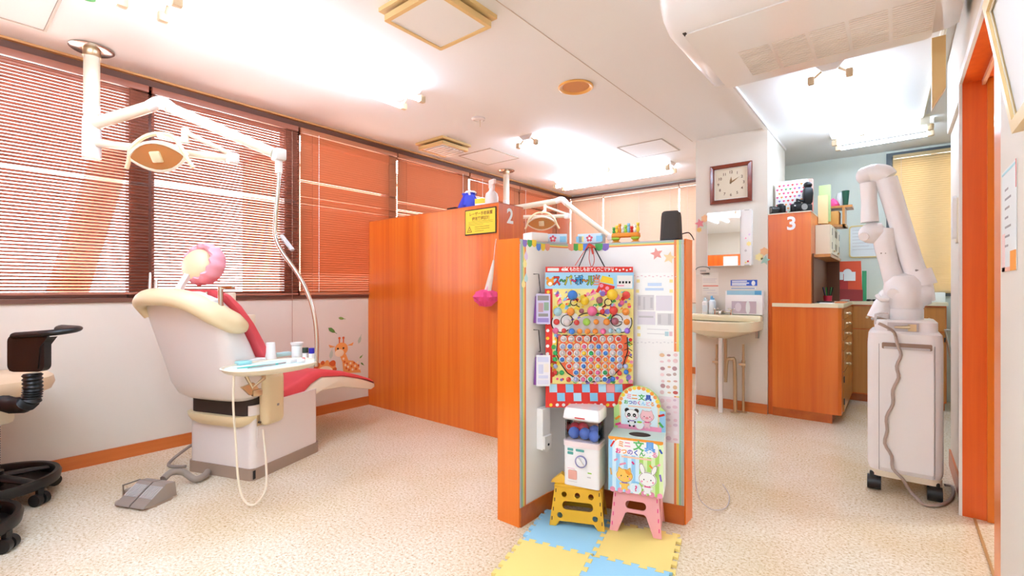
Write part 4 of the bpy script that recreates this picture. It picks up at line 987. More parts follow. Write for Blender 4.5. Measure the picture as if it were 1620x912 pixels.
# brochures on the left wing
def brochure(u0, v0, u1, v1, hook, lb, cols):
    M, s = fmat((u0 + u1) / 2, (v0 + v1) / 2, .006)
    w_, h_ = .066, (v1 - v0) * s
    t = thing('brochure_pack', lb, 'brochure', M.translation)
    Mo = M @ Matrix.Translation((-.01, 0, .024)) @ Matrix.Rotation(R(-52), 4, 'Y')
    G().prism([(-w_ * .5, -h_ / 2), (w_ * .5, -h_ / 2), (w_ * .5, h_ / 2), (-w_ * .5, h_ / 2)], .004, Mo @ Matrix.Translation((0, 0, .02))).build('cover', cols[0], t, world=True)
    G().prism([(-w_ * .65, -h_ * .46), (w_ * .42, -h_ / 2), (w_ * .3, h_ * .5), (-w_ * .4, h_ * .42)], .012, M @ Matrix.Translation((-.012, 0, 0))).build('pages', cols[1], t, world=True)
    Mc = Mo @ Matrix.Translation((0, 0, .0242))
    for x0, x1, y0, y1, m in ((-.4, .4, .28, .44, cols[2]), (-.35, .0, -.1, .2, cols[3]), (.05, .4, -.05, .22, cols[4]), (-.35, .35, -.25, -.15, cols[2]), (-.4, .4, -.44, -.3, cols[5])):
        G().prism(rect(w_ * x0, w_ * x1, h_ * y0, h_ * y1), .0006, Mc).build('print', m, t, world=True)
    if hook:
        a, k = fmat(hook[0], hook[1], .004); top = a.translation; b = fmat(hook[2], hook[3], .02)[0].translation
        n_ = a.to_3x3() @ V((0, 0, 1))
        G().tube([top, top + n_ * .03, b + n_ * .01, b], .002, n=6).build('hook', m_ink, t, world=True)
vi = mat('violet_paper', '#a58fd0', .6); pur = mat('plum_paper', '#8a4aa0', .6)
brochure(842, 465, 864, 512, (843, 434, 847, 463), 'violet brochure pack on a wire hook, upper one on the left wing', [mat('brochure_lilac', '#d8cdea', .6), pur, m_mgrey, mat('brochure_rose', '#c9a0a8', .6), mat('brochure_sage', '#9ab39a', .6), vi])
brochure(842, 560, 864, 608, (843, 522, 847, 556), 'pale brochure pack on a wire hook, lower one on the left wing', [mat('brochure_pale', '#f3ecf2', .6), pur, mat('brochure_mist', '#dcd9ee', .6), mat('brochure_mist', '#dcd9ee', .6), mat('brochure_cream', '#f2e6dc', .6), mat('brochure_mist2', '#e6e0f0', .6)])
M, s = fmat(854, 680, .004)
dp = thing('wall_dispenser', 'narrow white wall dispenser with a small black hole low on the left wing', 'dispenser', M.translation)
Mw = M
G().prism([(-.03, -.085), (.0, -.10), (.03, -.085), (.03, .11), (-.03, .11)], .035, Mw).build('body', m_lam, dp, world=True)
G().prism([(-.028, -.08), (.0, -.092), (.028, -.08), (.028, -.02), (-.028, -.02)], .012, Mw @ Matrix.Translation((0, 0, .035))).build('nozzle_cover', m_white, dp, world=True)
G().cyl((.0, -.062, .046), (.0, -.062, .049), .006, n=12, M=Mw).build('hole', m_ink, dp, world=True)
# notice and sticker sheets on the right of the panel
def sheet_pts(u0, u1, n=8):
    return [face(u0 + (u1 - u0) * i / n, 0) for i in range(n + 1)]
def curved_sheet(name, u0, u1, z0, z1, lift, m, parent=None, th=.0012):
    q = sheet_pts(u0, u1); a = [p + nn * (lift + th) for p, _, nn, _ in q]; b = [p + nn * lift for p, _, nn, _ in q]
    return G().prism([(p.x, p.y) for p in a] + [(p.x, p.y) for p in b[::-1]], z1 - z0, Matrix.Translation((0, 0, z0)), smooth=True).build(name, m, parent, world=parent is not None)
p = face(1037, 0)[0]
nt_ = thing('notice', 'white notice with faint grey picture blocks and yellow dots on the white panel', 'notice', (p.x, p.y, .84))
curved_sheet('paper', 1001, 1075, .858, 1.172, .0032, mat('notice_white', '#faf7f3', .7), nt_)
def on_sheet(x0, x1, y0, y1, m, n='print', lift=.0046):
    um = (x0 + x1) / 2; return curved_sheet(n, x0, x1, fz(um, y1), fz(um, y0), lift, m, nt_, .0004)
gp = mat('faint_grey', '#dcd6d6', .7); gq = mat('faint_mauve', '#e4dce2', .7)
for a in ((1009, 1035, 467, 491, gp), (1038, 1064, 468, 492, gq), (1009, 1037, 493, 514, gq), (1040, 1066, 496, 515, gp)): on_sheet(*a)
for i, (x0, x1, y0, y1) in enumerate(((1010, 1014, 469, 484), (1018, 1021, 470, 490), (1029, 1033, 471, 488), (1041, 1046, 498, 513), (1057, 1062, 497, 514), (1011, 1034, 500, 503))): on_sheet(x0, x1, y0, y1, mat('faint_grey2', '#c9c3c4', .7), lift=.0052)
for x, y in ((1010, 445), (1062, 445), (1009, 461), (1062, 461), (1011, 519), (1011, 530)): on_sheet(x - 2.5, x + 2.5, y - 2.5, y + 2.5, sticker_pale[1])
for x0, x1, y0, y1 in ((1025, 1047, 448, 453), (1021, 1050, 456, 460)): on_sheet(x0, x1, y0, y1, mat('faint_blue', '#c9d9ee', .7))
for x0, x1, y in ((1024, 1058, 521), (1024, 1055, 528)): on_sheet(x0, x1, y, y + 1, gp)
for x0, x1, c in ((1052, 1058, mat('faint_teal', '#b9d3d6', .7)), (1059, 1064, mat('faint_pink', '#eac3c9', .7))): on_sheet(x0, x1, 525, 532, c)
for i in range(12):
    on_sheet(1002 + i * 6, 1005 + i * 6, 436 + (i % 2) * 1.5, 437.2 + (i % 2) * 1.5, mat('faint_pink', '#eac3c9', .7)); on_sheet(1002 + i * 6, 1005 + i * 6, 541 + (i % 2), 542.2 + (i % 2), gp)
p = face(1059, 0)[0]
rnd = random.Random(3)
for nm, lb, v0, v1, base, cols in (('sticker_sheet', 'tall sticker sheet with small red and brown animal stickers, above the pink one', 556, 626, '#f4f0ec', ['#d9a7a0', '#c9564e', '#e0b58c', '#b98d90', '#e9c6c6', '#c0a8a0']), ('sticker_sheet', 'pink patterned sticker sheet hanging low beside the prize box', 628, 700, '#f2dde2', ['#e8bfcb', '#f0cfd6', '#dcb9c9', '#f5e6ea'])):
    t = thing(nm, lb, 'sticker sheet', (p.x, p.y, fz(1059, v1)))
    curved_sheet('paper', 1042, 1075, fz(1059, v1), fz(1059, v0), .0034, mat('sheet' + base, base, .7), t)
    for i in range(7):
        for j in range(3):
            u = 1048 + j * 10 + rnd.uniform(-1, 1); v = v0 + 6 + i * 10 + rnd.uniform(-1.5, 1.5)
            if v > v1 - 4: continue
            M, s = fmat(u, v, .0046); c = cols[rnd.randrange(len(cols))]; r = rnd.uniform(2.6, 4.2)
            G().prism(circ(0, 0, r * s, 9, r * s * rnd.uniform(.5, 1)), .0006, M).build('sticker', mat('stk' + c, c, .7), t, world=True)
# ------------------------------------------------------------------ foam mat tiles, folding stools
J = V((-.962, 1.715)); ma = R(14.3); mu = V((cos(ma), sin(ma))); mv = V((-sin(ma), cos(ma))); TS = .31
def tile(i, j, m, lb):
    """one interlocking foam tile, lower-left corner at J + i*mu + j*mv"""
    n = 10; k = .02; pts = []
    def edge(a, b, flip, outer):
        e = (b - a) / n; nn = V((e.y, -e.x)).normalized(); o = []
        for q in range(n):
            s = 1 if (q + flip) % 2 == 0 else -1
            s = s * k / 2 - .0006
            o += [a + e * (q - .07 * (q > 0)) + nn * s, a + e * (q + 1 + .07 * (q < n - 1)) + nn * s]
        return o
    c = [V((0, 0)), V((TS, 0)), V((TS, TS)), V((0, TS))]
    f = 0
    for q in range(4): pts += edge(c[q], c[(q + 1) % 4], f, False)
    o = J + mu * (i * TS) + mv * (j * TS)
    t = G().prism([tuple(p) for p in pts], .011).build('foam_tile', m); t.location = (o.x, o.y, .0005); t.rotation_euler = (0, 0, ma)
    return tag(t, lb, 'mat tile')
mb, my = mat('foam_blue', '#9fd3ec', .75, bump=(400, .3)), mat('foam_yellow', '#f8dc84', .75, bump=(400, .3))
tile(-1, 0, mb, 'blue foam tile under the yellow stool'); tile(0, 0, my, 'yellow foam tile under the pink stool')
tile(-1, -1, my, 'yellow foam tile at the lower left of the mat'); tile(0, -1, mb, 'blue foam tile at the bottom edge of the photo')
def arch(w, h_, foot, top):
    """front plate of a folding stool: trapezium with a cut-out between two feet"""
    return [(-w, 0), (-w + foot, 0), (-w * .45 - .0, h_ * .42), (w * .45, h_ * .42), (w - foot, 0), (w, 0), (top, h_), (-top, h_)]
def stool(loc, rz, kind, lb):
    yel = kind == 'y'
    m = mat('stool_yellow', '#e8ae28', .4) if yel else mat('stool_pink', '#f4a9a8', .4)
    t = thing('step_stool', lb, 'stool', loc, rz, None)
    h_ = .17; w = .125 if yel else .112; tw = .105 if yel else .098; dd = .075
    for s in (-1, 1):
        M = frame((0, s * (dd + .012), 0), (1, 0, 0), (0, -s * .16, 1)) if s < 0 else frame((0, s * (dd + .012), 0), (1, 0, 0), (0, -s * .16, 1))
        if yel:
            out = [(-w, 0), (-w + .03, 0), (-w + .048, .024), (w - .048, .024), (w - .03, 0), (w, 0), (tw, h_), (-tw, h_)]
            holes = [rrect(-.068, .072, .075, .112, .018)[::-1]] + [circ(x, .14, .0125, 14)[::-1] for x in (-.06, 0, .062)] + [circ(x, .048, .0125, 14)[::-1] for x in (-.078, .082)]
        else:
            out = [(-w, 0), (-w + .035, 0), (-.045, .082), (-.036, .088), (.036, .088), (.045, .082), (w - .035, 0), (w, 0), (tw, h_), (-tw, h_)]
            holes = [rrect(-.045, .045, .103, .138, .0165)[::-1]]
        G().prism(out, .008, M, holes=holes).build('leg_panel', m, t)
        for e in (-1, 1):
            g = G()
            for k in range(4):
                f = .14 + k * .24; x = e * (w + (tw - w) * f - .009); g.box(x - .002, x + .002, f * h_, f * h_ + .016, .0078, .0086, M=M)
            g.build('hinge_slot', m_dark if yel else m_hot, t)
    G().box(-tw - .004, tw + .004, -dd + .01, dd - .01, h_ - .006, h_ + .008, b=.004).build('seat', m, t)
    for e in (-1, 1): G().prism([(-dd, .012), (dd, .012), (dd - .03, h_ - .004), (-dd + .03, h_ - .004)], .006, frame((e * (w + tw) / 2 * .93, 0, 0), (0, 1, 0), (0, 0, 1))).build('side_panel', m, t)
    return t
ylo = on(912, 838, z=.0115); pko = on(1005, 846, z=.0115)
yrz, prz = R(24), R(17)
yoff = V((-sin(yrz), cos(yrz), 0)) * .10; poff = V((-sin(prz), cos(prz), 0)) * .09
stool(ylo + yoff, yrz, 'y', 'mustard yellow folding stool with round holes, carrying the capsule machine')
stool(pko + poff, prz, 'p', 'pink folding stool under the stationery prize box')
SZ = .0115 + .1785
# yellow triangular block on the yellow stool
b_ = ylo + yoff + Matrix.Rotation(yrz, 3, 'Z') @ V((-.075, -.03, 0))
tb_ = G().prism([(-.052, 0), (.055, 0), (-.002, .045)], .035, frame((0, .02, 0), (1, 0, 0), (0, 0, 1))).build('paper_wedge', mat('mustard_card', '#f0bb45', .6)); tb_.location = (b_.x, b_.y, SZ); tb_.rotation_euler = (0, 0, yrz)
tag(tb_, 'mustard triangular wedge on the left end of the yellow stool', 'block')
# capsule machine
cpos = ylo + yoff + Matrix.Rotation(yrz, 3, 'Z') @ V((.03, -.01, 0))
cm = thing('capsule_machine', 'small white toy capsule vending machine with blue capsules on the yellow stool', 'capsule machine', (cpos.x, cpos.y, SZ), R(12))
W_, D_ = .084, .06
G().prism(rrect(-W_, W_, -D_, D_, .012), .182).build('body', m_whiteg, cm)
G().loft([[(x * k, y * k - .004, z) for x, y in rrect(-W_, W_, -D_, D_, .012)] for z, k in ((.182, 1.02), (.205, 1.03), (.207, .9))]).build('collar', mat('blush_white', '#f3dcd8', .3), cm)
G().prism(rrect(-W_ + .004, W_ - .004, -D_ + .003, D_ - .003, .01), .10, Matrix.Translation((0, 0, .205)), holes=[rrect(-W_ + .007, W_ - .007, -D_ + .006, D_ - .006, .008)[::-1]]).build('window_case', m_clear, cm)
G().box(-W_ + .012, W_ - .012, D_ - .02, D_ - .012, .206, .30).build('back_card', mat('case_rose', '#e9b2a2', .6), cm)
G().loft([[(x * k, y * k + dy, z) for x, y in rrect(-W_, W_, -D_, D_, .012)] for z, k, dy in ((.302, 1.0, 0), (.31, 1.06, -.004), (.345, 1.02, .004), (.355, .96, .008))]).build('lid', m_whiteg, cm)
for i, (x, y, z, c) in enumerate(((-.045, -.028, .235, 'b'), (.008, -.03, .238, 'b'), (.052, -.03, .232, 'b'), (-.015, .012, .25, 'r'), (-.055, .015, .245, 'r'), (.04, .012, .243, 'b'))):
    o = G().ball((0, 0, 0), .027, 14, 10).build('capsule', mat('capsule_blue', '#5f7fd6', .2) if c == 'b' else mat('capsule_red', '#d93a4e', .2)); o.location = (x, y, z); o.parent = cm
Mf = frame((0, -D_ - .0005, 0), (1, 0, 0), (0, 0, 1))
G().prism(circ(.0, .118, .0275, 28), .008, Mf, holes=[circ(.0, .118, .0235, 28)[::-1]]).build('dial_ring', mat('dial_violet', '#8f88b4', .35), cm)
o = G().prism(circ(0, .118, .0235, 28), .004, Mf).build('dial', m_whiteg, cm)
G().box(-.006, .006, .097, .139, .004, .016, b=.003, M=Mf @ Matrix.Translation((0, .118, 0)) @ Matrix.Rotation(R(35), 4, 'Z') @ Matrix.Translation((0, -.118, 0))).build('dial_grip', m_white, o)
G().prism(rrect(-.062, -.02, .03, .072, .005), .002, Mf).build('exit_door', mat('exit_coral', '#eaa896', .35), cm)
tq = mat('print_teal', '#5aa79c', .6)
for x0, x1, y0, y1, m in ((-.066, -.038, .16, .172, tq), (-.066, -.038, .143, .156, tq), (-.026, .014, .161, .172, tq), (.03, .05, .068, .073, m_lime), (.028, .046, .048, .054, m_lgrey), (-.066, -.03, .078, .08, m_pink), (-.066, -.02, .018, .02, m_lgrey)): G().prism(rrect(x0, x1, y0, y1, .003), .0006, Mf).build('print', m, cm)
for dx in (-.05, -.01, .03): G().prism(rect(dx - .012, dx + .012, .189, .194), .001, Mf @ Matrix.Translation((0, 0, .003))).build('print', m_pink, cm)
G().prism(rect(-.028, .02, .314, .319), .001, frame((0, -D_ - .0095, 0), (1, 0, 0), (0, 0, 1))).build('print', m_red, cm)
# stationery prize box
BXW, BXD, BXH = .118, .075, .243
bpos = pko + poff + Matrix.Rotation(prz, 3, 'Z') @ V((0, -.012, 0))
bx = thing('prize_box', 'striped stationery prize box with animal drawings and a round hand hole on the pink stool', 'box', (bpos.x, bpos.y, SZ), prz)
G().prism(rect(-BXW, BXW, -BXD, BXD), BXH - .004, holes=[]).build('carton', mat('box_white', '#eef3f0', .6), bx)
G().prism(rect(-BXW, BXW, -BXD, BXD), .004, Matrix.Translation((0, 0, BXH - .004)), holes=[circ(.01, .0, .05, 28, ry=.04)[::-1]]).build('top_flap', mat('box_top', '#cfe3d8', .6), bx)
G().prism(circ(.01, 0, .05, 28, ry=.04), .0005, Matrix.Translation((0, 0, BXH - .0038))).build('hand_hole', m_dark, bx)
Mx = frame((0, -BXD - .0004, 0), (1, 0, 0), (0, 0, 1))
Mside = frame((-BXW - .0004, 0, 0), (0, -1, 0), (0, 0, 1)) 
st_c = [mat('stripe_sky', '#9fd2f0', .6), mat('stripe_pale', '#d9eef8', .6), mat('stripe_lime', '#b2dc6a', .6), mat('stripe_pale_lime', '#dff0b4', .6)]
def stripes(M, x0, x1, z0, z1, n, parent):
    for i in range(n):
        a = x0 + (x1 - x0) * i / n; b = x0 + (x1 - x0) * (i + 1) / n
        G().prism(rect(a, b, z0, z1), .0004, M).build('stripe_print', st_c[(0 if i < n * .55 else 2) + i % 2], parent)
stripes(Mx, -BXW, BXW, .0, BXH, 14, bx); stripes(Mside, -BXD, BXD, 0, BXH, 8, bx)
g = G()
for i in range(9):
    g.prism([(-BXW + i * .0262, BXH)] + [(-BXW + .0131 + i * .0262 + .0131 * cos(a), BXH - .008 - (.018 if i % 3 == 1 else .008) * sin(a)) for a in [pi - pi * q / 8 for q in range(9)]] + [(-BXW + (i + 1) * .0262, BXH)], .0004, Mx @ Matrix.Translation((0, 0, .0005)))
g.build('drip_print', m_ora, bx)
g = G()
for i in range(7): g.prism(circ(-BXW + .018 + i * .034, .006, .012, 10), .0004, Mx @ Matrix.Translation((0, 0, .0005 + .00003 * i)))
g.build('cloud_print', m_pink, bx)
def put(pts, m, lift, n='print', M=None, parent=None): return G().prism(pts, .0004, (M or Mx) @ Matrix.Translation((0, 0, lift))).build(n, m, parent or bx)
rb = [m_pink, m_ora, m_grn, m_blue, m_pur, m_hot, m_sky]
# title plate
put(rrect(-.09, .098, .168, .232, .02), m_paper, .001)
for i, (c, x) in enumerate(zip('ミニ', (-.062, -.034))): text(c, .03, [mat('t_orange', '#f3a25c', .6), m_pink][i], bx, Mx @ Matrix.Translation((x, .212, .0015)), 'title', bold=.001, world=False)
text('文', .046, mat('t_green', '#67c067', .6), bx, Mx @ Matrix.Translation((.014, .211, .0015)), 'title', bold=.0016, world=False)
text('具', .046, mat('t_blue', '#6aa9e6', .6), bx, Mx @ Matrix.Translation((.062, .211, .0015)), 'title', bold=.0016, world=False)
for i, c in enumerate('おつのくんどる'): text(c, .026, [m_hot, m_ora, m_pur, m_blue, m_grn, m_sky, m_pink][i], bx, Mx @ Matrix.Translation((-.075 + i * .0262, .18, .0016)), 'title', bold=.0008, world=False)
put(rect(-.06, .07, .154, .162), mat('peach', '#f7cdb0', .6), .001)
for i, (x, y, a, m, L_) in enumerate(((-.10, .21, 60, m_red, .032), (-.085, .14, 30, m_pink, .018), (-.055, .125, 20, m_pink, .03), (-.01, .135, -50, m_hot, .014), (.07, .125, -45, m_ora, .026), (.10, .14, 40, m_pink, .014), (-.107, .085, 100, mat('pencil_tan', '#d9a86a', .6), .03), (.107, .085, 100, m_pur, .03), (.108, .2, -60, m_blue, .02))):
    c, s = cos(R(a)), sin(R(a)); put([(x + c * q * L_ / 2 - s * w2, y + s * q * L_ / 2 + c * w2) for q, w2 in ((-1, -.004), (1, -.004), (1, .004), (-1, .004))], m, .0012 + .00004 * i)
def face_print(M, x, y, r, kind, parent, z=.0014):
    m = {'cat': mat('cat_yellow', '#f6c65a', .6), 'rabbit': m_paper, 'panda': m_paper, 'pig': mat('pig_pink', '#f8c6c8', .6)}[kind]
    def q(pts, mm, l, n='animal_print'): return G().prism(pts, .0004, M @ Matrix.Translation((0, 0, z + l))).build(n, mm, parent)
    ear = {'cat': [[(x - r * .9, y + r * .3), (x - r * .75, y + r * 1.1), (x - r * .2, y + r * .75)], [(x + r * .9, y + r * .3), (x + r * .75, y + r * 1.1), (x + r * .2, y + r * .75)]],
           'rabbit': [[(x - r * .5 + .3 * r * cos(a) - .35 * r * (sin(a) + 1) * .4, y + r * 1.25 + .65 * r * sin(a)) for a in [2 * pi * i / 14 for i in range(14)]], [(x + r * .6 + .28 * r * cos(a) + .5 * r * (sin(a) + 1) * .4, y + r * 1.2 + .62 * r * sin(a)) for a in [2 * pi * i / 14 for i in range(14)]]],
           'panda': [circ(x - r * .72, y + r * .68, r * .36, 12), circ(x + r * .72, y + r * .68, r * .36, 12)],
           'pig': [[(x - r * .9, y + r * .4), (x - r * .7, y + r * 1.0), (x - r * .2, y + r * .75)], [(x + r * .9, y + r * .4), (x + r * .7, y + r * 1.0), (x + r * .2, y + r * .75)]]}[kind]
    em = m_ink if kind == 'panda' else m
    G_o = mat('outline_brown', '#7a4a34', .6)
    def grow(pts, k):
        cx = sum(p[0] for p in pts) / len(pts); cy = sum(p[1] for p in pts) / len(pts)
        return [(cx + (p[0] - cx) * k, cy + (p[1] - cy) * k) for p in pts]
    body = [(x + r * .42 * cos(a), y - r * 1.25 + r * .5 * sin(a)) for a in [2 * pi * i / 14 for i in range(14)]]
    head = circ(x, y, r, 22, r * .82)
    for pts in ear + [body, head]: q(grow(pts, 1.13), m_paper, 0); q(grow(pts, 1.05), G_o, .0003)
    for e in ear: q(grow(e, .92), em, .0006)
    q(body, m, .0007)
    for s in (-1, 1): q(circ(x + s * r * .3, y - r * 1.75, r * .17, 8), m if kind != 'panda' else m_ink, .0006)
    for s in (-1, 1): q(circ(x + s * r * .5, y - r * 1.1, r * .16, 8), m if kind != 'panda' else m_ink, .0008)
    q(head, m, .001)
    if kind == 'cat': q([(x, y + r * .82), (x + r * .5, y + r * .7), (x + r * .9, y + r * .3), (x + r * .55, y + r * .1), (x + r * .2, y + r * .35)], m_ora, .0013)
    for s in (-1, 1):
        if kind == 'panda': q(circ(x + s * r * .42, y - r * .02, r * .26, 12, r * .3), m_ink, .0013)
        q(circ(x + s * r * .42, y - r * .05, r * .08, 8), m_ink if kind != 'panda' else m_paper, .0016)
        q(circ(x + s * r * .68, y - r * .32, r * .13, 8), m_pink, .0013)
    q(circ(x, y - r * .25, r * (.26 if kind == 'pig' else .07), 12, r * (.18 if kind == 'pig' else .05)), mat('snout_pink', '#ee8f98', .6), .0014)
    q([(x - r * .45, y - r * .85), (x + r * .45, y - r * .85), (x + r * .3, y - r * 1.0), (x - r * .3, y - r * 1.0)], m_hot if kind in ('rabbit', 'pig') else m_pur, .0012)
face_print(Mx, -.047, .074, .034, 'cat', bx); face_print(Mx, .052, .072, .035, 'rabbit', bx, .0034)
put(circ(.003, .026, .025, 18), m_paper, .0042); put(circ(.003, .05, .015, 14, .006), m_sky, .0044); put(circ(.003, .026, .022, 18), mat('jar_blue', '#e4f1f8', .6), .0046)
text('?', .034, m_hot, bx, Mx @ Matrix.Translation((.003, .024, .0051)), 'print', bold=.001, world=False)
# arched card standing at the back of the box
Mc = frame((0, BXD - .006, BXH), (1, 0, 0), (0, -.06, 1))
ac = [(-BXW, 0), (BXW, 0), (BXW, .10)] + [(.105, .11)] + [(.098 * cos(a), .115 + .098 * sin(a) * .98) for a in [pi * i / 18 for i in range(19)]] + [(-.105, .11), (-BXW, .10)]
o = G().prism(ac, .004, Mc).build('header_card', mat('card_lime', '#bfe08a', .6), bx)
Mh_ = Mc @ Matrix.Translation((0, 0, .0041))
put([(.03, 0), (BXW, 0), (BXW, .1), (.03, .1)], st_c[0], 0, M=Mh_, parent=o)
put([(.092 * cos(a), .115 + .092 * sin(a)) for a in [pi * i / 18 for i in range(19)]] + [(-.09, .0), (.09, .0)], mat('card_rainbow', '#f6dcae', .6), .0005, M=Mh_, parent=o)
put([(.084 * cos(a), .112 + .084 * sin(a)) for a in [pi * i / 18 for i in range(19)]] + [(-.083, .0), (.083, .0)], mat('card_white', '#dff0f4', .6), .001, M=Mh_, parent=o)
for i in range(13):
    a = pi * (i + .5) / 13; put(circ(.088 * cos(a), .112 + .088 * sin(a), .009, 8), [m_ora, m_yel, mat('t_orange', '#f3a25c', .6)][i % 3], .0015, M=Mh_, parent=o)
put([(-.1, 0), (.1, 0), (.1, .022), (-.1, .022)], m_pink, .0016, M=Mh_, parent=o)
for i, (c, x) in enumerate(zip('ミニ文具', (-.045, -.02, .012, .042))): text(c, .03, rb[i], o, Mh_ @ Matrix.Translation((x, .155, .0016)), 'title', bold=.001, world=False)
for i, c in enumerate('おつのくんどる'): text(c, .021, rb[(i + 2) % 7], o, Mh_ @ Matrix.Translation((-.06 + i * .02, .128, .0016)), 'title', bold=.0006, world=False)
put(rect(-.05, .055, .108, .114), mat('peach', '#f7cdb0', .6), .0016, M=Mh_, parent=o)
face_print(Mh_, -.034, .07, .03, 'panda', o, .002); face_print(Mh_, .036, .07, .03, 'pig', o, .0042)
put(circ(.002, .024, .018, 16), m_paper, .0062, M=Mh_, parent=o); put(circ(.002, .04, .012, 12, .005), m_lime, .0066, M=Mh_, parent=o)
for x, y, a, m in ((-.1, .05, 40, m_ora), (.098, .035, -50, m_grn), (-.098, .02, 20, m_hot), (.1, .08, 20, m_red)):
    c, s = cos(R(a)), sin(R(a)); put([(x + c * q * .014 - s * w2, y + s * q * .014 + c * w2) for q, w2 in ((-1, -.005), (1, -.005), (1, .005), (-1, .005))], m, .002, M=Mh_, parent=o)
tag(G().tube([(-.74, 2.30, .62), (-.738, 2.30, .18), (-.70, 2.36, .05), (-.66, 2.5, .006), (-.68, 2.66, .006), (-.75, 2.8, .006)], .0025, n=6, smooth_path=5).build('trailing_cable', m_lgrey), 'thin grey cord running down behind the low panel to the floor', 'cord')
# wall stickers under the window
def wall_M(u, v): 
    p = on(u, v, x=XL + .0015); return frame(p, (0, 1, 0), (0, 0, 1))
for u, v, L_, a, m, lb in ((525, 523, .085, -35, mat('leaf_dark', '#5f8a3a', .6), 'large dark green leaf sticker on the wall, left of the others'), (540, 504, .06, -12, mat('leaf_mid', '#7aa04c', .6), 'small green leaf sticker, highest on the wall'), (569, 538, .075, 70, mat('leaf_pale', '#b5c2a4', .6), 'pale grey-green leaf sticker right above the giraffe'), (524, 561, .085, 80, mat('leaf_pale2', '#c4ccb4', .6), 'pale leaf sticker just above the lion'), (571, 565, .04, 40, mat('leaf_mid', '#7aa04c', .6), 'tiny green leaf sticker beside the giraffe head'), (573, 576, .04, -40, mat('leaf_dark', '#5f8a3a', .6), 'tiny dark leaf sticker lowest on the wall')):
    M = wall_M(u, v) @ Matrix.Rotation(R(a), 4, 'Z')
    g = G().prism([(-L_ / 2, 0), (-L_ * .2, L_ * .2), (L_ * .2, L_ * .17), (L_ / 2, 0), (L_ * .2, -L_ * .17), (-L_ * .2, -L_ * .2)], .0008, M).prism(rect(L_ * .45, L_ * .7, -.002, .002), .0008, M)
    tag(g.build('leaf_sticker', m), lb, 'sticker')
gm = wall_M(548, 576)
gi = thing('giraffe_sticker', 'orange giraffe cub wall sticker beside the partition', 'sticker', gm.translation)
gor, gsp, gcr = mat('giraffe_orange', '#f0a055', .6), mat('giraffe_spot', '#d9622c', .6), mat('giraffe_cream', '#fae3c0', .6)
def gd(pts, m, l=0, n='print', par=gi, M=gm): G().prism(pts, .0006, M @ Matrix.Translation((0, 0, l))).build(n, m, par, world=True)
gd([(-.075, .10), (-.04, .02), (-.03, -.08), (.15, -.10), (.13, -.03), (.07, .02), (.02, .03), (-.005, .09)], gor)
gd(circ(-.05, .14, .065, 18, .058), gor, .0003)
for s in (-1, 1): gd([(-.05 + s * .055, .165), (-.05 + s * .125, .19), (-.05 + s * .11, .16)], gor, .0003); gd(rect(-.05 + s * .02 - .006, -.05 + s * .02 + .006, .19, .235), gsp, .0002); gd(circ(-.05 + s * .02, .238, .012, 10), gsp, .0003)
gd(circ(-.07, .105, .045, 16, .034), gcr, .0006)
for x in (-.085, -.03): gd(circ(x, .145, .009, 10), m_ink, .0012)
for i in range(16): gd(circ(-.03 + (i % 5) * .036 + .01 * (i // 5), .0 - (i // 5) * .03 + (.05 if i % 5 == 0 else 0), .011, 7), gsp if i % 2 else gcr, .0008 + i * .00001)
lm = wall_M(514, 586)
li = thing('lion_sticker', 'round orange lion cub wall sticker partly hidden by the dental chair leg rest', 'sticker', lm.translation)
gd(circ(0, -.005, .098, 22, .075), gor, 0, par=li, M=lm); gd(circ(0, -.02, .075, 20, .055), gcr, .0005, par=li, M=lm)
for s in (-1, 1): gd(circ(s * .075, .05, .028, 12), gsp, .0003, par=li, M=lm); gd(circ(s * .03, -.01, .008, 10), m_ink, .001, par=li, M=lm)
for i in range(14): gd(circ(.094 * cos(2 * pi * i / 14), -.005 + .072 * sin(2 * pi * i / 14), .02, 8), gor if i % 2 else gsp, .0001 + i * .00002, par=li, M=lm)
# ------------------------------------------------------------------ clock wall and washbasin
YW = 4.62
ck = thing('wall_clock', 'square wooden wall clock with a cream face', 'clock', (-1.166, YW, 2.05))
Mk = frame((-1.166, YW - .001, 2.05), (1, 0, 0), (0, 0, 1))
m_maho = wood('mahogany', '#6e2a1c', '#82341f', '#93402a', 'x', .25)
fr = .178
for i in range(4):
    Mi = Mk @ Matrix.Rotation(i * pi / 2, 4, 'Z')
    G().loft([[(x, y, z) for x, z in ((-.0, 0), (0, .022), (.0, .03))] for y in (0, 1)], cap=False) if False else None
    a = [(-fr, fr), (fr, fr), (fr - .036, fr - .036), (-fr + .036, fr - .036)]
    g = G().prism(a, .02, Mi); 
    g.add([(-fr + .004, fr - .004, .02), (fr - .004, fr - .004, .02), (fr - .030, fr - .030, .032), (-fr + .030, fr - .030, .032), (fr - .036, fr - .036, .022), (-fr + .036, fr - .036, .022)], [(0, 1, 2, 3), (3, 2, 4, 5)], 0, False, Mi)
    g.build('frame', m_maho, ck, world=True)
q = fr - .034
G().prism(rect(-q, q, -q, q), .012, Mk, holes=[rect(-q + .009, q - .009, -q + .009, q - .009)[::-1]]).build('inner_bezel', mat('bezel_ivory', '#efe6d8', .3), ck, world=True)
G().prism(rect(-q, q, -q, q), .006, Mk).build('dial', mat('dial_cream', '#e7d9bf', .6), ck, world=True)
mh = mat('clock_ink', '#6d4a2c', .6)
for i in range(12):
    a = pi / 2 - 2 * pi * (i + 1) / 12; rr = .103
    text(str(i + 1), .034, mh, ck, Mk @ Matrix.Translation((rr * cos(a) * 1.05, rr * sin(a), .0065)), 'numeral', bold=.0006)
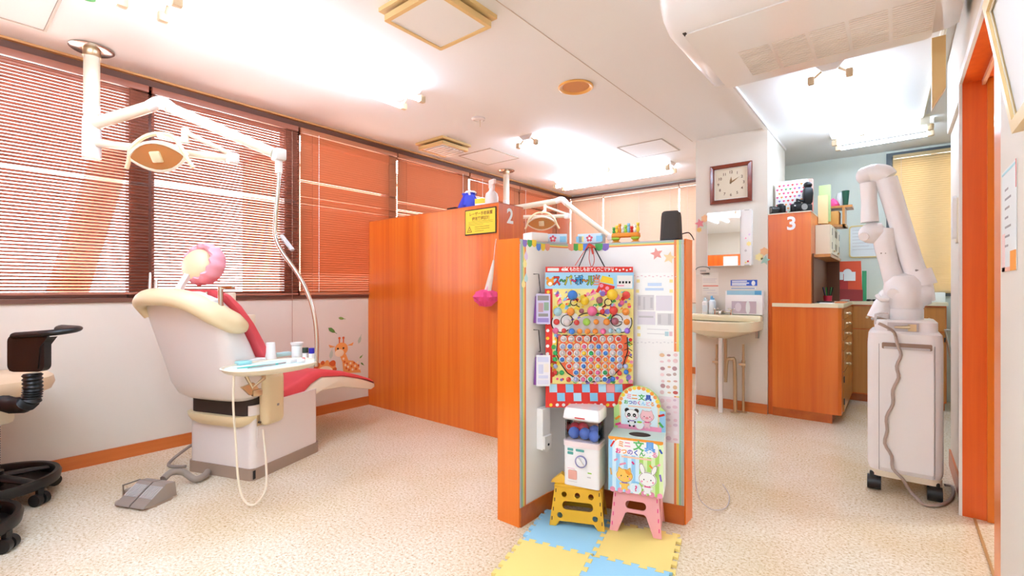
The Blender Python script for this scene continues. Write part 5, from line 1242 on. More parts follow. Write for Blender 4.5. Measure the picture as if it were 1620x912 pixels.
for a, L_, w2 in ((86, .055, .009), (32, .085, .006)):
    G().prism([(0, -w2), (L_ * .35, -w2), (L_, 0), (L_ * .35, w2), (0, w2), (-.015, 0)], .0015, Mk @ Matrix.Translation((0, .008, .008)) @ Matrix.Rotation(R(a), 4, 'Z')).build('clock_hand', mat('hand_bronze', '#a07a4c', .4), ck, world=True)
# mirror cabinet
mr = thing('mirror_cabinet', 'shallow white wall cabinet with a mirror door ajar, above the washbasin', 'mirror', (-1.163, YW, 1.3))
G().box(-1.335, -.985, YW - .05, YW, 1.305, 1.79).build('cabinet_body', m_lam, mr, world=True)
Mm = frame((-1.072, YW - .052, 1.298), (1, 0, 0), (0, 0, 1))
G().prism(rect(-.285, 0, 0, .495), .008, Mm).build('mirror_door', m_lam, mr, world=True)
G().prism(rect(-.281, -.002, .004, .491), .001, Mm @ Matrix.Translation((0, 0, .0082))).build('mirror_glass', m_mirror, mr, world=True)
G().box(-1.068, -.985, YW - .058, YW - .05, 1.298, 1.793).build('side_panel', m_lam, mr, world=True)
for x, z, r, m in ((-1.005, 1.49, .022, sticker_pale[1]), (-1.03, 1.54, .008, m_pink), (-1.0, 1.57, .01, sticker_pale[0]), (-1.03, 1.43, .012, m_lgrey), (-1.012, 1.335, .010, m_red), (-1.03, 1.325, .01, sticker_pale[1])):
    G().prism(star(0, 0, r, .7, 6), .0008, frame((x, YW - .0585, z), (1, 0, 0), (0, 0, 1))).build('flower_print', m, mr, world=True)
for z in (1.30, 1.785): G().box(-1.04, -1.0, YW - .062, YW - .058, z, z + .006).build('hinge', m_steel, mr, world=True)
def wstar(u, v, r, m, lb, pts=5, k=.45, a0=pi / 2):
    p = on(u, v, y=YW - .0012); decal_star(0, 0, r, m, lb, pts, a0, k, (frame(p, (1, 0, 0), (0, 0, 1)), 1.0))
wstar(1107, 354, .05, mat('star_rose', '#ee8a90', .6), 'rose star sticker left of the mirror cabinet', a0=pi / 2 + .2)
wstar(1115, 346, .038, mat('star_peach', '#f6bf8c', .6), 'peach flower sticker up left of the mirror cabinet', 6, .75)
wstar(1115, 359, .032, mat('star_sage', '#d8ddc8', .6), 'faint sage star sticker left of the mirror, by the rose star', a0=.3)
wstar(1106, 364, .026, mat('star_gold', '#f2c36a', .6), 'small gold flower sticker below the rose star', 6, .7)
wstar(1209, 398, .038, mat('star_peach', '#f6bf8c', .6), 'peach flower sticker right of the mirror, above the green star', 6, .75)
wstar(1201, 407, .036, mat('star_lemon', '#f6e3a0', .6), 'pale yellow flower sticker at the right side of the mirror', 6, .75)
wstar(1210, 412, .045, mat('star_green', '#a9cbb8', .6), 'grey green star sticker right of the mirror', a0=pi / 2 - .2)
# paper signs above the basin
def wsign(name, lb, cat, u0, v0, u1, v1, m, y=YW - .001):
    a, b = on(u0, v0, y=y), on(u1, v1, y=y); t = thing(name, lb, cat, ((a.x + b.x) / 2, y, b.z)); W_ = b.x - a.x; H_ = a.z - b.z
    M = frame((a.x, y, b.z), (1, 0, 0), (0, 0, 1)); G().prism(rect(0, W_, 0, H_), .002, M).build('sheet', m, t, world=True)
    return t, M @ Matrix.Translation((0, 0, .002)), W_, H_
t, M, W_, H_ = wsign('paper_sign', 'faint grey instruction sheet with one red line above the soap bottles', 'sign', 1111, 432, 1137, 468, mat('sign_beige', '#ece2d4', .7))
for y, x0, x1, m in ((.88, .05, .45, m_mgrey), (.72, .05, .9, m_lgrey), (.66, .05, .8, m_lgrey), (.58, .05, .85, m_lgrey), (.40, .05, .98, mat('sign_rust', '#e07a5c', .6)), (.30, .05, .4, m_mgrey), (.22, .05, .8, m_lgrey), (.1, .3, .9, m_lgrey)):
    G().prism(rect(W_ * x0, W_ * x1, H_ * y, H_ * (y + (.045 if m.name == 'sign_rust' else .02))), .0006, M).build('text_line', m, t, world=True)
p = on(1112, 427, y=YW - .001); t = thing('arched_sign', 'small sign with a dark arched roof line left of the mirror foot', 'sign', p)
M = frame(p, (1, 0, 0), (0, 0, 1))
G().prism([(-.06, -.045), (.06, -.045), (.06, .005)] + [(.06 * cos(a), .005 + .022 * sin(a)) for a in [pi * i / 10 for i in range(11)]] + [(-.06, .005)], .002, M).build('card', mat('sign_beige', '#ece2d4', .7), t, world=True)
G().tube([M @ V((.064 * cos(a), .0 + .028 * sin(a), .004)) for a in [pi * i / 12 for i in range(13)]], .0035, n=6).build('arch', mat('slate_green', '#5c6a62', .6), t, world=True)
for y in (-.01, -.02, -.038): G().prism(rect(-.025, .03, y, y + .005), .0006, M @ Matrix.Translation((0, 0, .002))).build('text_line', m_mgrey, t, world=True)
t, M, W_, H_ = wsign('product_sign', 'blue banner label on the wall above the glove dispenser', 'sign', 1156, 443.5, 1198, 452.5, mat('banner_blue', '#3f66c8', .5))
for y, x0, x1 in ((.68, .05, .62), (.36, .05, .7), (.1, .05, .6)): G().prism(rect(W_ * x0, W_ * x1, H_ * y, H_ * (y + .2)), .0006, M).build('text_line', m_paper, t, world=True)
G().prism(circ(W_ * .86, H_ * .45, .016, 14, .022), .0008, M).build('mascot_blob', m_paper, t, world=True)
t, M, W_, H_ = wsign('label_strip', 'thin white strip of print under the blue banner label', 'sign', 1156, 455, 1196, 458.5, mat('strip_white', '#efe8de', .7))
G().prism(rect(.004, W_ * .95, H_ * .3, H_ * .75), .0006, M).build('text_line', mat('steel_blue', '#8fa3bd', .6), t, world=True)
# glove dispenser
a, b = on(1147, 464, y=4.54), on(1206, 499, y=4.54)
t = thing('glove_dispenser', 'white wall dispenser with a blue top strip and grey picture, behind the tap', 'dispenser', ((a.x + b.x) / 2, YW, b.z))
M = frame((a.x, 4.545, b.z), (1, 0, 0), (0, 0, 1)); W_, H_ = b.x - a.x, a.z - b.z
G().box(a.x, b.x, 4.545, YW - .003, b.z, a.z + .02, b=.004).build('case', m_lam, t, world=True)
G().prism(rect(W_ * .05, W_ * .98, H_ * .92, H_ * 1.12), .0012, M).build('top_strip', mat('strip_sky', '#a5d3e4', .6), t, world=True)
G().prism(rect(W_ * .80, W_ * .97, H_ * .93, H_ * 1.11), .0018, M).build('print', mat('strip_blue', '#5fa9d6', .6), t, world=True)
G().prism(rect(W_ * .18, W_ * .84, H_ * .05, H_ * .62), .0012, M).build('picture', mat('mauve_grey', '#c9b6be', .6), t, world=True)
G().prism([(W_ * .62 + .018 * cos(a_), H_ * .3 + .05 * sin(a_) * (1 if sin(a_) < 0 else 1.3)) for a_ in [2 * pi * i / 16 for i in range(16)]], .0018, M).build('print', mat('drop_white', '#e7eae6', .6), t, world=True)
G().prism(circ(W_ * .36, H_ * .34, .026, 14, .04), .0018, M).build('print', mat('mauve_light', '#dccfd3', .6), t, world=True)
# basin
bs = thing('washbasin', 'cream wall hung washbasin with chrome tap and exposed pipes', 'sink', (-1.2, YW, .8))
m_cer = mat('cream_ceramic', '#f0dfba', .18, coat=.4)
xc = -1.215; bw = .315
def bsec(z, k, dep, n=32):
    o = []
    for i in range(n + 1):
        a = pi * i / n; o.append((xc + bw * k * math.copysign(abs(cos(a)) ** .5, cos(a)), YW - .002 - dep * abs(sin(a)) ** .55, z))
    return o
G().loft([bsec(.655, .30, .2), bsec(.69, .62, .30), bsec(.725, .93, .40), bsec(.735, .985, .425), bsec(.80, 1.0, .44), bsec(.815, .99, .435), bsec(.815, .9, .39), bsec(.79, .84, .36), bsec(.74, .6, .26)], closed=True).build('bowl', m_cer, bs, world=True)
G().box(xc - bw, xc + bw, YW - .10, YW - .002, .80, .86, b=.015).build('ledge', m_cer, bs, world=True)
g = G().cyl((xc - .07, YW - .07, .86), (xc - .07, YW - .07, .905), .013, n=12).cyl((xc + .07, YW - .07, .86), (xc + .07, YW - .07, .905), .013, n=12).tube([(xc - .07, YW - .07, .885), (xc + .07, YW - .07, .885)], .011, n=10)
for s in (-1, 1):
    for k in range(4): g.ball((xc + s * .07 + .022 * cos(k * pi / 2), YW - .07 + .022 * sin(k * pi / 2), .912), .010, 8, 6)
g.tube([(xc, YW - .07, .885), (xc, YW - .12, .9), (xc, YW - .17, .885), (xc, YW - .185, .86)], .011, n=10, smooth_path=4)
g.build('tap', m_chrome, bs, world=True)
def pipe(u, v0, v1, r, m, y, nm='pipe', valve=True):
    a = on(u, v1, y=y); b = on(u, v0, y=y)
    g = G().cyl((a.x, y, 0.004), (a.x, y, b.z), r, n=12).lathe([(.03, .0), (.03, .006), (.018, .012), (.012, .014)], 16, (a.x, y, 0))
    if valve: g.cyl((a.x - .0, y, .43), (a.x, y - .04, .43), .009, n=8).box(a.x - .028, a.x + .028, y - .05, y - .038, .42, .44, b=.005).cyl((a.x, y, .40), (a.x, y, .46), r * 1.5, n=12)
    g.build(nm, m, bs, world=True); return a.x
pipe(1134, 545, 645, .011, m_brass, 4.55); pipe(1176, 545, 650, .011, m_brass, 4.55)
x1 = on(1140, 600, y=4.42).x
G().cyl((x1, 4.42, 0.002), (x1, 4.42, .66), .019, n=14).build('support_leg', m_whiteg, bs, world=True)
x2 = on(1148, 600, y=4.5).x
G().tube([(x2, 4.5, .66), (x2, 4.5, .30), (x2 + .0, 4.5, .26)], .013, n=10).tube([(x2, 4.5, .30), (x2 + .01, 4.5, .45), (x2 + .05, 4.5, .47), (x2 + .075, 4.5, .43), (x2 + .08, 4.5, .004)], .016, n=10, smooth_path=4).lathe([(.04, .0), (.04, .008), (.02, .014)], 16, (x2 + .08, 4.5, 0)).build('trap', m_brass, bs, world=True)
G().box(-.955, -.935, YW - .05, YW, .66, .73).build('bracket', m_steel, bs, world=True)
def soap(u, lb, col, cap, h_, r):
    p = on(u, 498, y=YW - .06); t = thing('soap_bottle', lb, 'bottle', (p.x, YW - .06, .86))
    G().lathe([(r * .9, 0), (r, .006), (r, h_ * .8), (r * .5, h_ * .9)], 18).build('body', mat('soap' + col, col, .3), t)
    G().cyl((0, 0, h_ * .86), (0, 0, h_), r * .6, n=12).box(-r * .2, r * .2, -r * 1.3, 0, h_ * 1.0, h_ * 1.12, b=.003).build('pump', mat('pump' + cap, cap, .4), t)
    G().box(-r * .6, r * .6, -r - .001, -r + .004, .02, h_ * .6).build('label_band', mat('soap_band', '#e4ebee', .6), t)
soap(1116, 'white pump soap bottle at the left end of the washbasin', '#f4f1ee', '#d6e0de', .135, .028)
soap(1127, 'soap bottle with sky blue cap on the washbasin', '#e6eef4', '#7fc3ec', .15, .03)
tag(G().tube([on(1101, 560, y=4.3), on(1101, 600, y=4.3), (on(1100, 640, y=4.3).x, 4.3, .02), (on(1104, 655, y=4.2).x, 4.2, .006)], .004, n=6).build('trailing_cable', m_white), 'thin white cord hanging left of the washbasin pipes', 'cord')
# ------------------------------------------------------------------ cabinet 3 and counter
c3 = thing('tall_cabinet', 'tall narrow orange wood cabinet end numbered 3', 'cabinet', (-.70, 5.1, 0))
G().box(-.867, -.548, 4.64, 5.44, 0, 1.738).build('body', m_wood, c3, world=True)
G().box(-.867, -.545, 4.635, 5.44, 1.738, 1.746).build('top_edge', m_ivory, c3, world=True)
text('3', .155, m_paper, c3, frame((-.69, 4.6392, 1.645), (1, 0, 0), (0, 0, 1)), 'number', bold=.004)
G().box(-.548, -.545, 5.0, 5.3, 1.42, 1.46).build('hinge', m_black, c3, world=True)
ct = thing('counter', 'L-shaped orange wood counter with cream top and a bank of small drawers', 'counter', (-.4, 5.2, 0))
m_ctop = mat('counter_cream', '#f0dfba', .35)
G().prism([(-.83, 4.60), (-.36, 4.60), (-.325, 4.63), (-.325, 5.66), (.36, 5.66), (.36, 6.2), (-.548, 6.2), (-.548, 4.638), (-.83, 4.638)], .03, Matrix.Translation((0, 0, .94))).build('worktop', m_ctop, ct, world=True)
G().box(-.83, -.36, 4.615, 4.637, .075, .94).build('front_panel', m_wood, ct, world=True)
G().prism([(-.36, 4.615), (-.338, 4.63), (-.338, 5.69), (-.545, 5.69), (-.545, 4.64), (-.36, 4.637)], .865, Matrix.Translation((0, 0, .075))).build('carcass', m_wood, ct, world=True)
G().box(-.338, .35, 5.69, 6.2, .075, .94).build('carcass', m_wood, ct, world=True)
m_wk = wood('ochre_wood', '#b9702e', '#c98038', '#d69148')
G().box(-.83, -.40, 4.626, 4.637, 0, .075).box(-.545, -.40, 4.637, 5.74, 0, .075).box(-.40, .34, 5.74, 6.15, 0, .075).build('toe_kick', m_base, ct, world=True)
for i in range(6):
    z1 = .925 - i * .085
    o = G().box(-.338, -.326, 4.72, 5.12, z1 - .08, z1).build('drawer', m_wk, ct, world=True)
    G().cyl((-.326, 4.92, z1 - .04), (-.305, 4.92, z1 - .04), .010, n=10).ball((-.302, 4.92, z1 - .04), .014, 8, 6).build('knob', m_brass, o, world=True)
o = G().box(-.338, -.326, 4.72, 5.12, .09, .41).build('door', m_wk, ct, world=True)
for z in (.15, .33): G().box(-.329, -.322, 4.70, 4.718, z, z + .05).build('hinge', m_black, o, world=True)
o = G().box(-.338, -.326, 5.13, 5.66, .09, .925).build('door', m_wk, ct, world=True)
for k, (x0, x1) in enumerate(((-.325, -.10), (-.095, .12), (.125, .345))):
    o = G().box(x0, x1, 5.678, 5.69, .09, .70).build('door', m_wk, ct, world=True)
    G().box(x1 - .012, x1 - .002, 5.67, 5.678, .62, .66).build('hinge', m_black, o, world=True)
    o = G().box(x0, x1, 5.678, 5.69, .71, .925).build('drawer', m_wk, ct, world=True)
    G().cyl(((x0 + x1) / 2, 5.655, .82), ((x0 + x1) / 2, 5.678, .82), .011, n=10).build('knob', m_brass, o, world=True)
# things on cabinet 3
t = thing('flower_bag', 'white carton printed with red and green mushroom shapes on cabinet 3', 'bag', (-.72, 4.86, 1.746))
G().box(-.845, -.60, 4.84, 4.94, 1.746, 2.055, b=.004).build('carton', m_paper, t, world=True)
rn = random.Random(5)
for r in range(8):
    for c in range(7):
        x = -.83 + c * .034 + (r % 2) * .017; z = 1.775 + r * .034; cc_ = rn.choice((m_red, m_hot, m_grn, m_ora, m_pur, m_red))
        if x < -.61: G().prism([(.011 * cos(a), .009 * sin(a)) for a in [pi * i / 6 for i in range(7)]] + [(-.003, -.001), (-.003, -.009), (.003, -.009), (.003, -.001)][::1], .0008, frame((x, 4.8395, z), (1, 0, 0), (0, 0, 1))).build('mushroom_print', cc_, t, world=True)
tag(G().box(-.70, -.575, 4.97, 5.03, 1.746, 2.075, b=.003).build('pink_folder', mat('folder_pink', '#f7a493', .6)), 'salmon folder standing behind the printed carton on cabinet 3', 'folder')
def camera_(x, y, z, rz, lb, s=1.0):
    t = thing('compact_camera', lb, 'camera', (x, y, z), rz)
    G().box(-.06 * s, .06 * s, -.022 * s, .022 * s, 0, .085 * s, b=.012 * s).build('body', m_black, t)
    G().box(-.025 * s, .025 * s, -.022 * s, .022 * s, .08 * s, .105 * s, b=.008 * s).build('viewfinder', m_black, t)
    g = G().cyl((0, -.02 * s, .042 * s), (0, -.085 * s, .042 * s), .034 * s, n=20).cyl((0, -.085 * s, .042 * s), (0, -.10 * s, .042 * s), .037 * s, n=20)
    for k in range(3): g.lathe([(.0345 * s, 0), (.0365 * s, .003), (.0345 * s, .008)], 20, (0, -.035 * s - k * .016 * s, .042 * s), axis=(0, -1, 0))
    g.build('lens', m_black, t); G().cyl((0, -.1 * s, .042 * s), (0, -.1005 * s, .042 * s), .028 * s, n=18).build('glass', m_mgrey, t)
    G().box(-.045 * s, -.03 * s, -.0228 * s, -.0215 * s, .06 * s, .07 * s).build('print', m_paper, t)
camera_(-.66, 4.75, 1.747, R(40), 'black camera with ribbed lens lying in the middle of cabinet 3', .95)
camera_(-.79, 4.75, 1.747, R(-50), 'black camera at the left end of the cabinet 3 top', .9)
t = thing('ring_flash', 'tall black camera flash standing on cabinet 3 before the salmon folder', 'camera flash', (-.588, 4.78, 1.747), R(20))
G().box(-.03, .03, -.025, .025, 0, .07, b=.008).build('battery_case', m_black, t)
G().loft([[(x * k, y * k, z) for x, y in rrect(-.036, .036, -.03, .03, .012)] for z, k in ((.07, .6), (.09, .9), (.16, 1.05), (.20, .95), (.215, .7))]).build('flash_body', m_black, t)
G().ball((0, 0, .238), (.034, .03, .03), 14, 10).build('flash_head', m_black, t)
G().tube([(-.03, 0, .1), (-.08, .0, .12), (-.085, 0, .06)], .012, n=8).build('bracket', m_black, t)
# wooden shelf with oddments
sh = thing('wall_shelf', 'small wooden box shelf beyond cabinet 3', 'shelf', (-.45, 5.3, 1.6))
g = G().box(-.545, -.30, 5.2, 5.42, 1.825, 1.845).box(-.54, -.345, 5.2, 5.42, 1.655, 1.675).box(-.375, -.355, 5.2, 5.42, 1.655, 1.83)
g.build('frame', m_wk, sh, world=True)
tag(G().box(-.535, -.40, 5.21, 5.4, 1.676, 1.80, b=.003).build('tan_box', mat('tan_card', '#e8a452', .6)), 'tan cardboard box inside the wooden shelf', 'box')
tag(G().box(-.545, -.47, 5.06, 5.1, 1.68, 1.93, b=.003).build('manila_folder', mat('manila', '#f3d59c', .6)), 'manila folder leaning in front of the shelf', 'folder')
tag(G().box(-.545, -.455, 5.12, 5.15, 1.70, 2.03, b=.003).build('green_folder', mat('folder_lime', '#c3d494', .6)), 'lime green folder rising behind the manila folder', 'folder')
tag(place(G().lathe([(.045, 0), (.05, .02), (.03, .06), (.001, .085)], 16, wob=lambda j, a: .12 * sin(5 * a)).build('pink_pouch', m_hot), (-.45, 5.28, 1.8455)), 'hot pink pouch on the shelf', 'pouch')
tag(place(G().lathe([(.028, 0), (.028, .11), (.02, .13), (.001, .13)], 14).build('clear_jar', mat('jar_grey', '#d8d8d4', .2)), (-.40, 5.32, 1.8455)), 'pale grey jar between the pink pouch and green cup on the shelf', 'jar')
tag(place(G().lathe([(.018, 0), (.03, .14), (.026, .14), (.016, .01), (.001, .01)], 14).build('green_cup', mat('deep_green', '#1f5a44', .4)), (-.355, 5.28, 1.8455)), 'deep green tapered cup at the right end of the shelf', 'cup')
wc = thing('wall_cabinet', 'cream two-door wall cabinet with slotted vents under the wooden shelf', 'cabinet', (-.5, 5.4, 1.4))
m_cab = mat('cab_cream', '#efe1c4', .4)
G().box(-.546, -.44, 4.9, 5.68, 1.395, 1.65).build('body', m_cab, wc, world=True)
for y0, y1 in ((4.93, 5.29), (5.31, 5.66)):
    o = G().box(-.44, -.43, y0, y1, 1.40, 1.645).build('door', m_cab, wc, world=True)
    for y in (y0 + .03, y1 - .05):
        for z in (1.44, 1.56): G().box(-.4305, -.428, y, y + .02, z, z + .06).build('slot', m_dark, o, world=True)
    G().box(-.43, -.415, y0 + .15, y0 + .2, 1.42, 1.435, b=.004).build('handle', m_brass, o, world=True)
ns = thing('desk_shelf', 'wooden open hutch with a dark back below the cream wall cabinet', 'shelf', (-.5, 5.3, .97))
G().box(-.546, -.535, 4.7, 5.68, .971, 1.39).build('back_board', mat('walnut_dark', '#6e3f26', .5), ns, world=True)
G().box(-.546, -.42, 4.72, 5.68, 1.36, 1.385).build('top_board', m_wk, ns, world=True)
G().box(-.535, -.43, 5.665, 5.68, .971, 1.36).build('side_board', mat('walnut_dark', '#6e3f26', .5), ns, world=True)
# counter clutter
rf = thing('red_binder', 'large orange red folder standing on the counter with white cards clipped to it', 'binder', (-.36, 5.75, .971))
Mr = frame((-.50, 5.77, .972), (1, .16, 0), (0, .12, 1))
G().prism([(0, 0), (.25, 0), (.235, .40), (-.0, .40)], .012, Mr @ Matrix.Translation((0, 0, -.015))).build('cover', mat('binder_red', '#e8532a', .5), rf, world=True)
G().prism([(0, .0), (.25, .0), (.25, .11), (.0, .12)], .01, Mr).build('pocket', mat('binder_maroon', '#9a2a28', .5), rf, world=True)
G().prism([(0, .115), (.13, .11), (.13, .22), (0, .22)], .006, Mr).build('pocket', mat('binder_crimson', '#c22f2a', .5), rf, world=True)
for x, y, w_, h_ in ((.02, .21, .07, .08), (.095, .20, .095, .09)): G().prism(rect(x, x + w_, y, y + h_), .003, Mr @ Matrix.Translation((0, 0, .008))).build('card', m_paper, rf, world=True)
G().prism(circ(.125, .285, .036, 18), .002, Mr @ Matrix.Translation((0, 0, .006))).build('card', m_paper, rf, world=True)
tag(G().box(-.26, -.225, 5.86, 5.89, .971, 1.27).build('green_binder', mat('binder_green', '#3fa870', .5)), 'green binder edge behind the orange red folder', 'binder')
t = thing('pen_cup', 'red cup of dark pens on the counter hutch', 'pen cup', (-.475, 5.1, .971))
G().lathe([(.03, 0), (.034, .06), (.03, .06), (.026, .004), (.001, .004)], 16).build('cup', mat('cup_crimson', '#d2324e', .4), t)
for i in range(7):
    a = i * .9; G().cyl((.012 * cos(a), .012 * sin(a), .01), (.04 * cos(a), .04 * sin(a), .135), .0042, n=7).build('pen', [m_ink, m_grn, m_ink, m_blue][i % 4], t)
tag(G().box(-.53, -.42, 4.86, 5.02, .971, .985).build('dark_tray', m_black), 'flat black tray on the counter near the hutch', 'tray')
tag(G().box(-.50, -.40, 4.72, 4.83, .971, .976).build('note_pad', m_paper), 'white note pad at the front of the counter', 'paper')
tag(G().box(-.41, -.34, 4.9, 5.3, .971, .978).build('orange_file', mat('file_orange', '#f08c50', .5)), 'flat orange file along the counter edge', 'file')
tag(G().box(-.40, -.345, 5.35, 5.6, .971, .99).build('catalogue', mat('catalogue_grey', '#b6aaa2', .6)), 'greyish catalogue lying on the counter corner', 'book')
g = G()
for i in range(6): g.tube([(-.22 + i * .03, 5.82, .978), (-.20 + i * .03, 5.9 + .02 * (i % 2), .984), (-.17 + i * .03, 5.84, .978)], .006, n=6)
for i in range(4): g.box(-.22 + i * .045, -.195 + i * .045, 5.80, 5.83, .971, .99)
tag(stuff(g.build('tangled_cable', m_black)), 'tangle of black cables on the back counter', 'cable')
tag(G().box(.22, .35, 5.8, 5.98, .971, 1.06, b=.003).build('white_carton', mat('carton_white', '#f3f4ee', .6)), 'white carton at the right end of the back counter', 'box')
# whiteboard notice on the back wall
t = thing('framed_notice', 'white sheet in a rounded yellow frame on the staff room back wall', 'notice', (-.26, YB, 1.4))
a, b = on(1343, 358, y=YB - .012), on(1392, 407, y=YB - .012)
M = frame((a.x, YB - .002, b.z), (1, 0, 0), (0, 0, 1)); W_, H_ = b.x - a.x, a.z - b.z
G().prism(rrect(0, W_, 0, H_, .03), .012, M, holes=[rrect(.012, W_ - .012, .012, H_ - .012, .022)[::-1]]).build('frame', mat('frame_yellow', '#eed38a', .4), t, world=True)
G().prism(rrect(.011, W_ - .011, .011, H_ - .011, .022), .004, M).build('sheet', mat('sheet_white', '#f1f2f0', .6), t, world=True)
for i in range(7): G().prism(rect(.03, W_ * (.85 - .1 * (i % 3)), H_ * (.85 - i * .1), H_ * (.85 - i * .1) + .004), .0006, M @ Matrix.Translation((0, 0, .004))).build('text_line', m_lgrey, t, world=True)
# mint seat at the far right
t = thing('mint_chair', 'mint green padded chair glimpsed between the laser cart and the wall', 'chair', (.56, 5.25, 0))
G().box(-.2, .2, -.2, .2, .50, .57, b=.03).build('seat', mat('mint_vinyl', '#a8d6c4', .5), t)
G().box(-.16, .16, -.16, .16, .44, .50, b=.01).build('seat_base', m_taupe, t)
G().cyl((0, 0, .06), (0, 0, .44), .035, n=14).build('column', m_steel, t)
G().lathe([(.2, 0), (.2, .02), (.05, .06), (.001, .06)], 24).build('foot', m_brown, t)
G().tube([(-.2, .1, .52), (-.24, .1, .75), (-.05, .1, .76)], .01, n=8).build('arm_rail', m_steel, t)
# ------------------------------------------------------------------ laser cart
lz = thing('laser_cart', 'white medical laser cart on black casters with a folded jointed arm', 'laser', (.035, 3.45, 0))
m_lz = mat('laser_white', '#f8f3f0', .28, coat=.3)
x0, x1, y0, y1 = -.122, .192, 3.25, 3.60
G().loft([[(x, y, z) for x, y in rrect(x0 + k, x1 - k, y0 + k, y1 - k, .05, 6)] for z, k in ((.10, .012), (.13, .002), (.14, 0), (.80, 0), (.855, .004), (.868, .016))]).build('body', m_lz, lz, world=True)
G().prism(rrect(x0 + .004, x1 - .004, y0 + .004, y1 - .004, .05, 6), .03, Matrix.Translation((0, 0, .082))).build('base_skirt', m_ivory, lz, world=True)
Mz = frame((0, y0 - .0005, 0), (1, 0, 0), (0, 0, 1))
G().prism(rrect(-.066, .152, .135, .80, .008), .004, Mz).build('front_panel', m_lz, lz, world=True)
for x in (-.070, .156): G().prism(rect(x - .0012, x + .0012, .12, .80), .001, Mz).build('panel_gap', m_mgrey, lz, world=True)
G().prism(rrect(-.058, .146, .775, .808, .006), .001, Mz @ Matrix.Translation((0, 0, .0042))).build('vent_recess', mat('recess_taupe', '#9c7f6c', .6), lz, world=True)
G().prism(rrect(-.05, .138, .776, .787, .005), .012, Mz @ Matrix.Translation((0, 0, .003))).build('pull_handle', m_lgrey, lz, world=True)
G().box(x0 - .002, x0 + .012, y0 + .06, y0 + .13, .775, .815).build('side_grip', mat('grip_rust', '#b0562e', .5), lz, world=True)
G().loft([[(x, y, z) for x, y in rrect(x0 + .03 + k, x1 - .02 - k, y0 + .03 + k, y1 - .03 - k, .04, 5)] for z, k in ((.86, 0), (.918, 0), (.928, .01))]).build('top_deck', m_lz, lz, world=True)
G().box(-.035, .095, y0 + .022, y0 + .04, .868, .915).build('connector_panel', m_lgrey, lz, world=True)
G().cyl((-.005, y0 + .02, .89), (.06, y0 + .015, .893), .006, .010, n=10).box(.05, .085, y0 + .014, y0 + .024, .872, .908).build('plug', m_brass, lz, world=True)
for sx, cx in ((-1, x0 + .03), (1, x1 - .035)):
    for cy in (y0 + .03, y1 - .05):
        o = G().cyl((cx - .03, cy, .038), (cx + .03, cy, .038), .037, n=20).build('caster', m_black, lz, world=True)
        G().box(cx - .02, cx + .02, cy - .02, cy + .03, .05, .10, b=.008).build('fork', m_black, o, world=True)
YA = 3.42
def ap(u, v, y=YA): return on(u, v, y=y)
tw = ap(1431, 520); c0_ = (tw.x, YA, 0)
G().lathe([(.080, .925), (.082, .93), (.082, .985), (.079, .987), (.082, .99), (.094, 1.03), (.098, 1.07), (.09, 1.13), (.07, 1.165), (.03, 1.18), (.001, 1.18)], 32, c0_).build('turret', m_lz, lz, world=True)
kn = ap(1462, 466)
G().tube([V((tw.x, YA, kn.z + .01)), kn + V((0, .0, 0)), kn + V((.03, 0, 0))], [.075, .07, .05], n=20).build('shoulder_joint', m_lz, lz, world=True)
G().tube([ap(1463, 478), ap(1455, 450), ap(1444, 420), ap(1418, 335), ap(1402, 284)], [.045, .056, .05, .05, .052], n=20, smooth_path=3).build('boom', m_lz, lz, world=True)
G().tube([ap(1460, 452), ap(1452, 428)], [.062, .058], n=20).build('boom_collar', m_lz, lz, world=True)
G().tube([ap(1448, 428, YA - .055), ap(1457, 429, YA - .05)], .006, n=6).build('badge', m_mgrey, lz, world=True)
yb = YA - .01
G().tube([ap(1404, 282), ap(1398, 277), ap(1385, 275), ap(1372, 277)], [.05, .056, .056, .05], n=20, smooth_path=4).ball(ap(1371, 278), .052, 20, 12).build('elbow', m_lz, lz, world=True)
G().cyl(ap(1362, 275, YA), ap(1357, 275, YA), .022, n=16).build('elbow_cap', m_lz, lz, world=True)
G().tube([ap(1374, 290), ap(1375, 320), ap(1376, 352)], [.042, .038, .044], n=20, smooth_path=3).build('link_arm', m_lz, lz, world=True)
G().ball(ap(1380, 369), (.066, .06, .06), 24, 14).tube([ap(1382, 369), ap(1398, 366)], [.058, .05], n=20).build('lower_elbow', m_lz, lz, world=True)
G().cyl(ap(1368, 374, YA - .04), ap(1366, 375, YA - .062), .024, n=16).build('elbow_cap', m_lz, lz, world=True)
G().tube([ap(1402, 362), ap(1400, 385), ap(1406, 415), ap(1414, 440), ap(1422, 462)], [.05, .052, .045, .05, .06], n=20, smooth_path=4).build('fore_link', m_lz, lz, world=True)
G().ball(ap(1406, 470), (.05, .05, .05), 18, 12).cyl(ap(1414, 464, YA - .075), ap(1413, 465, YA - .088), .027, n=18).build('wrist_joint', m_lz, lz, world=True)
for u in (1394, 1401): G().ball(ap(u, 401, YA - .045), .004, 8, 6).build('screw', m_steel, lz, world=True)
G().tube([ap(1402, 468, YA - .03), ap(1396, 482, YA - .03), ap(1390, 503, YA - .03)], [.03, .042, .055], n=18).build('handpiece_skirt', m_lz, lz, world=True)
G().tube([ap(1388, 468, YA - .06), ap(1394, 474, YA - .085), ap(1406, 474, YA - .08)], .012, n=10, smooth_path=4).build('hook_ring', m_lz, lz, world=True)
G().tube([ap(1379, 505, YA - .08), ap(1388, 503, YA - .09), ap(1402, 507, YA - .08)], .008, n=8).build('foot_ring', m_steel, lz, world=True)
G().tube([ap(1390, 503, YA - .05), ap(1388, 520, YA - .06), ap(1386, 528, YA - .06)], .012, n=8).build('holder_post', m_lz, lz, world=True)
G().ball(ap(1454, 507), .012, 10, 8).build('release_knob', m_whiteg, lz, world=True)
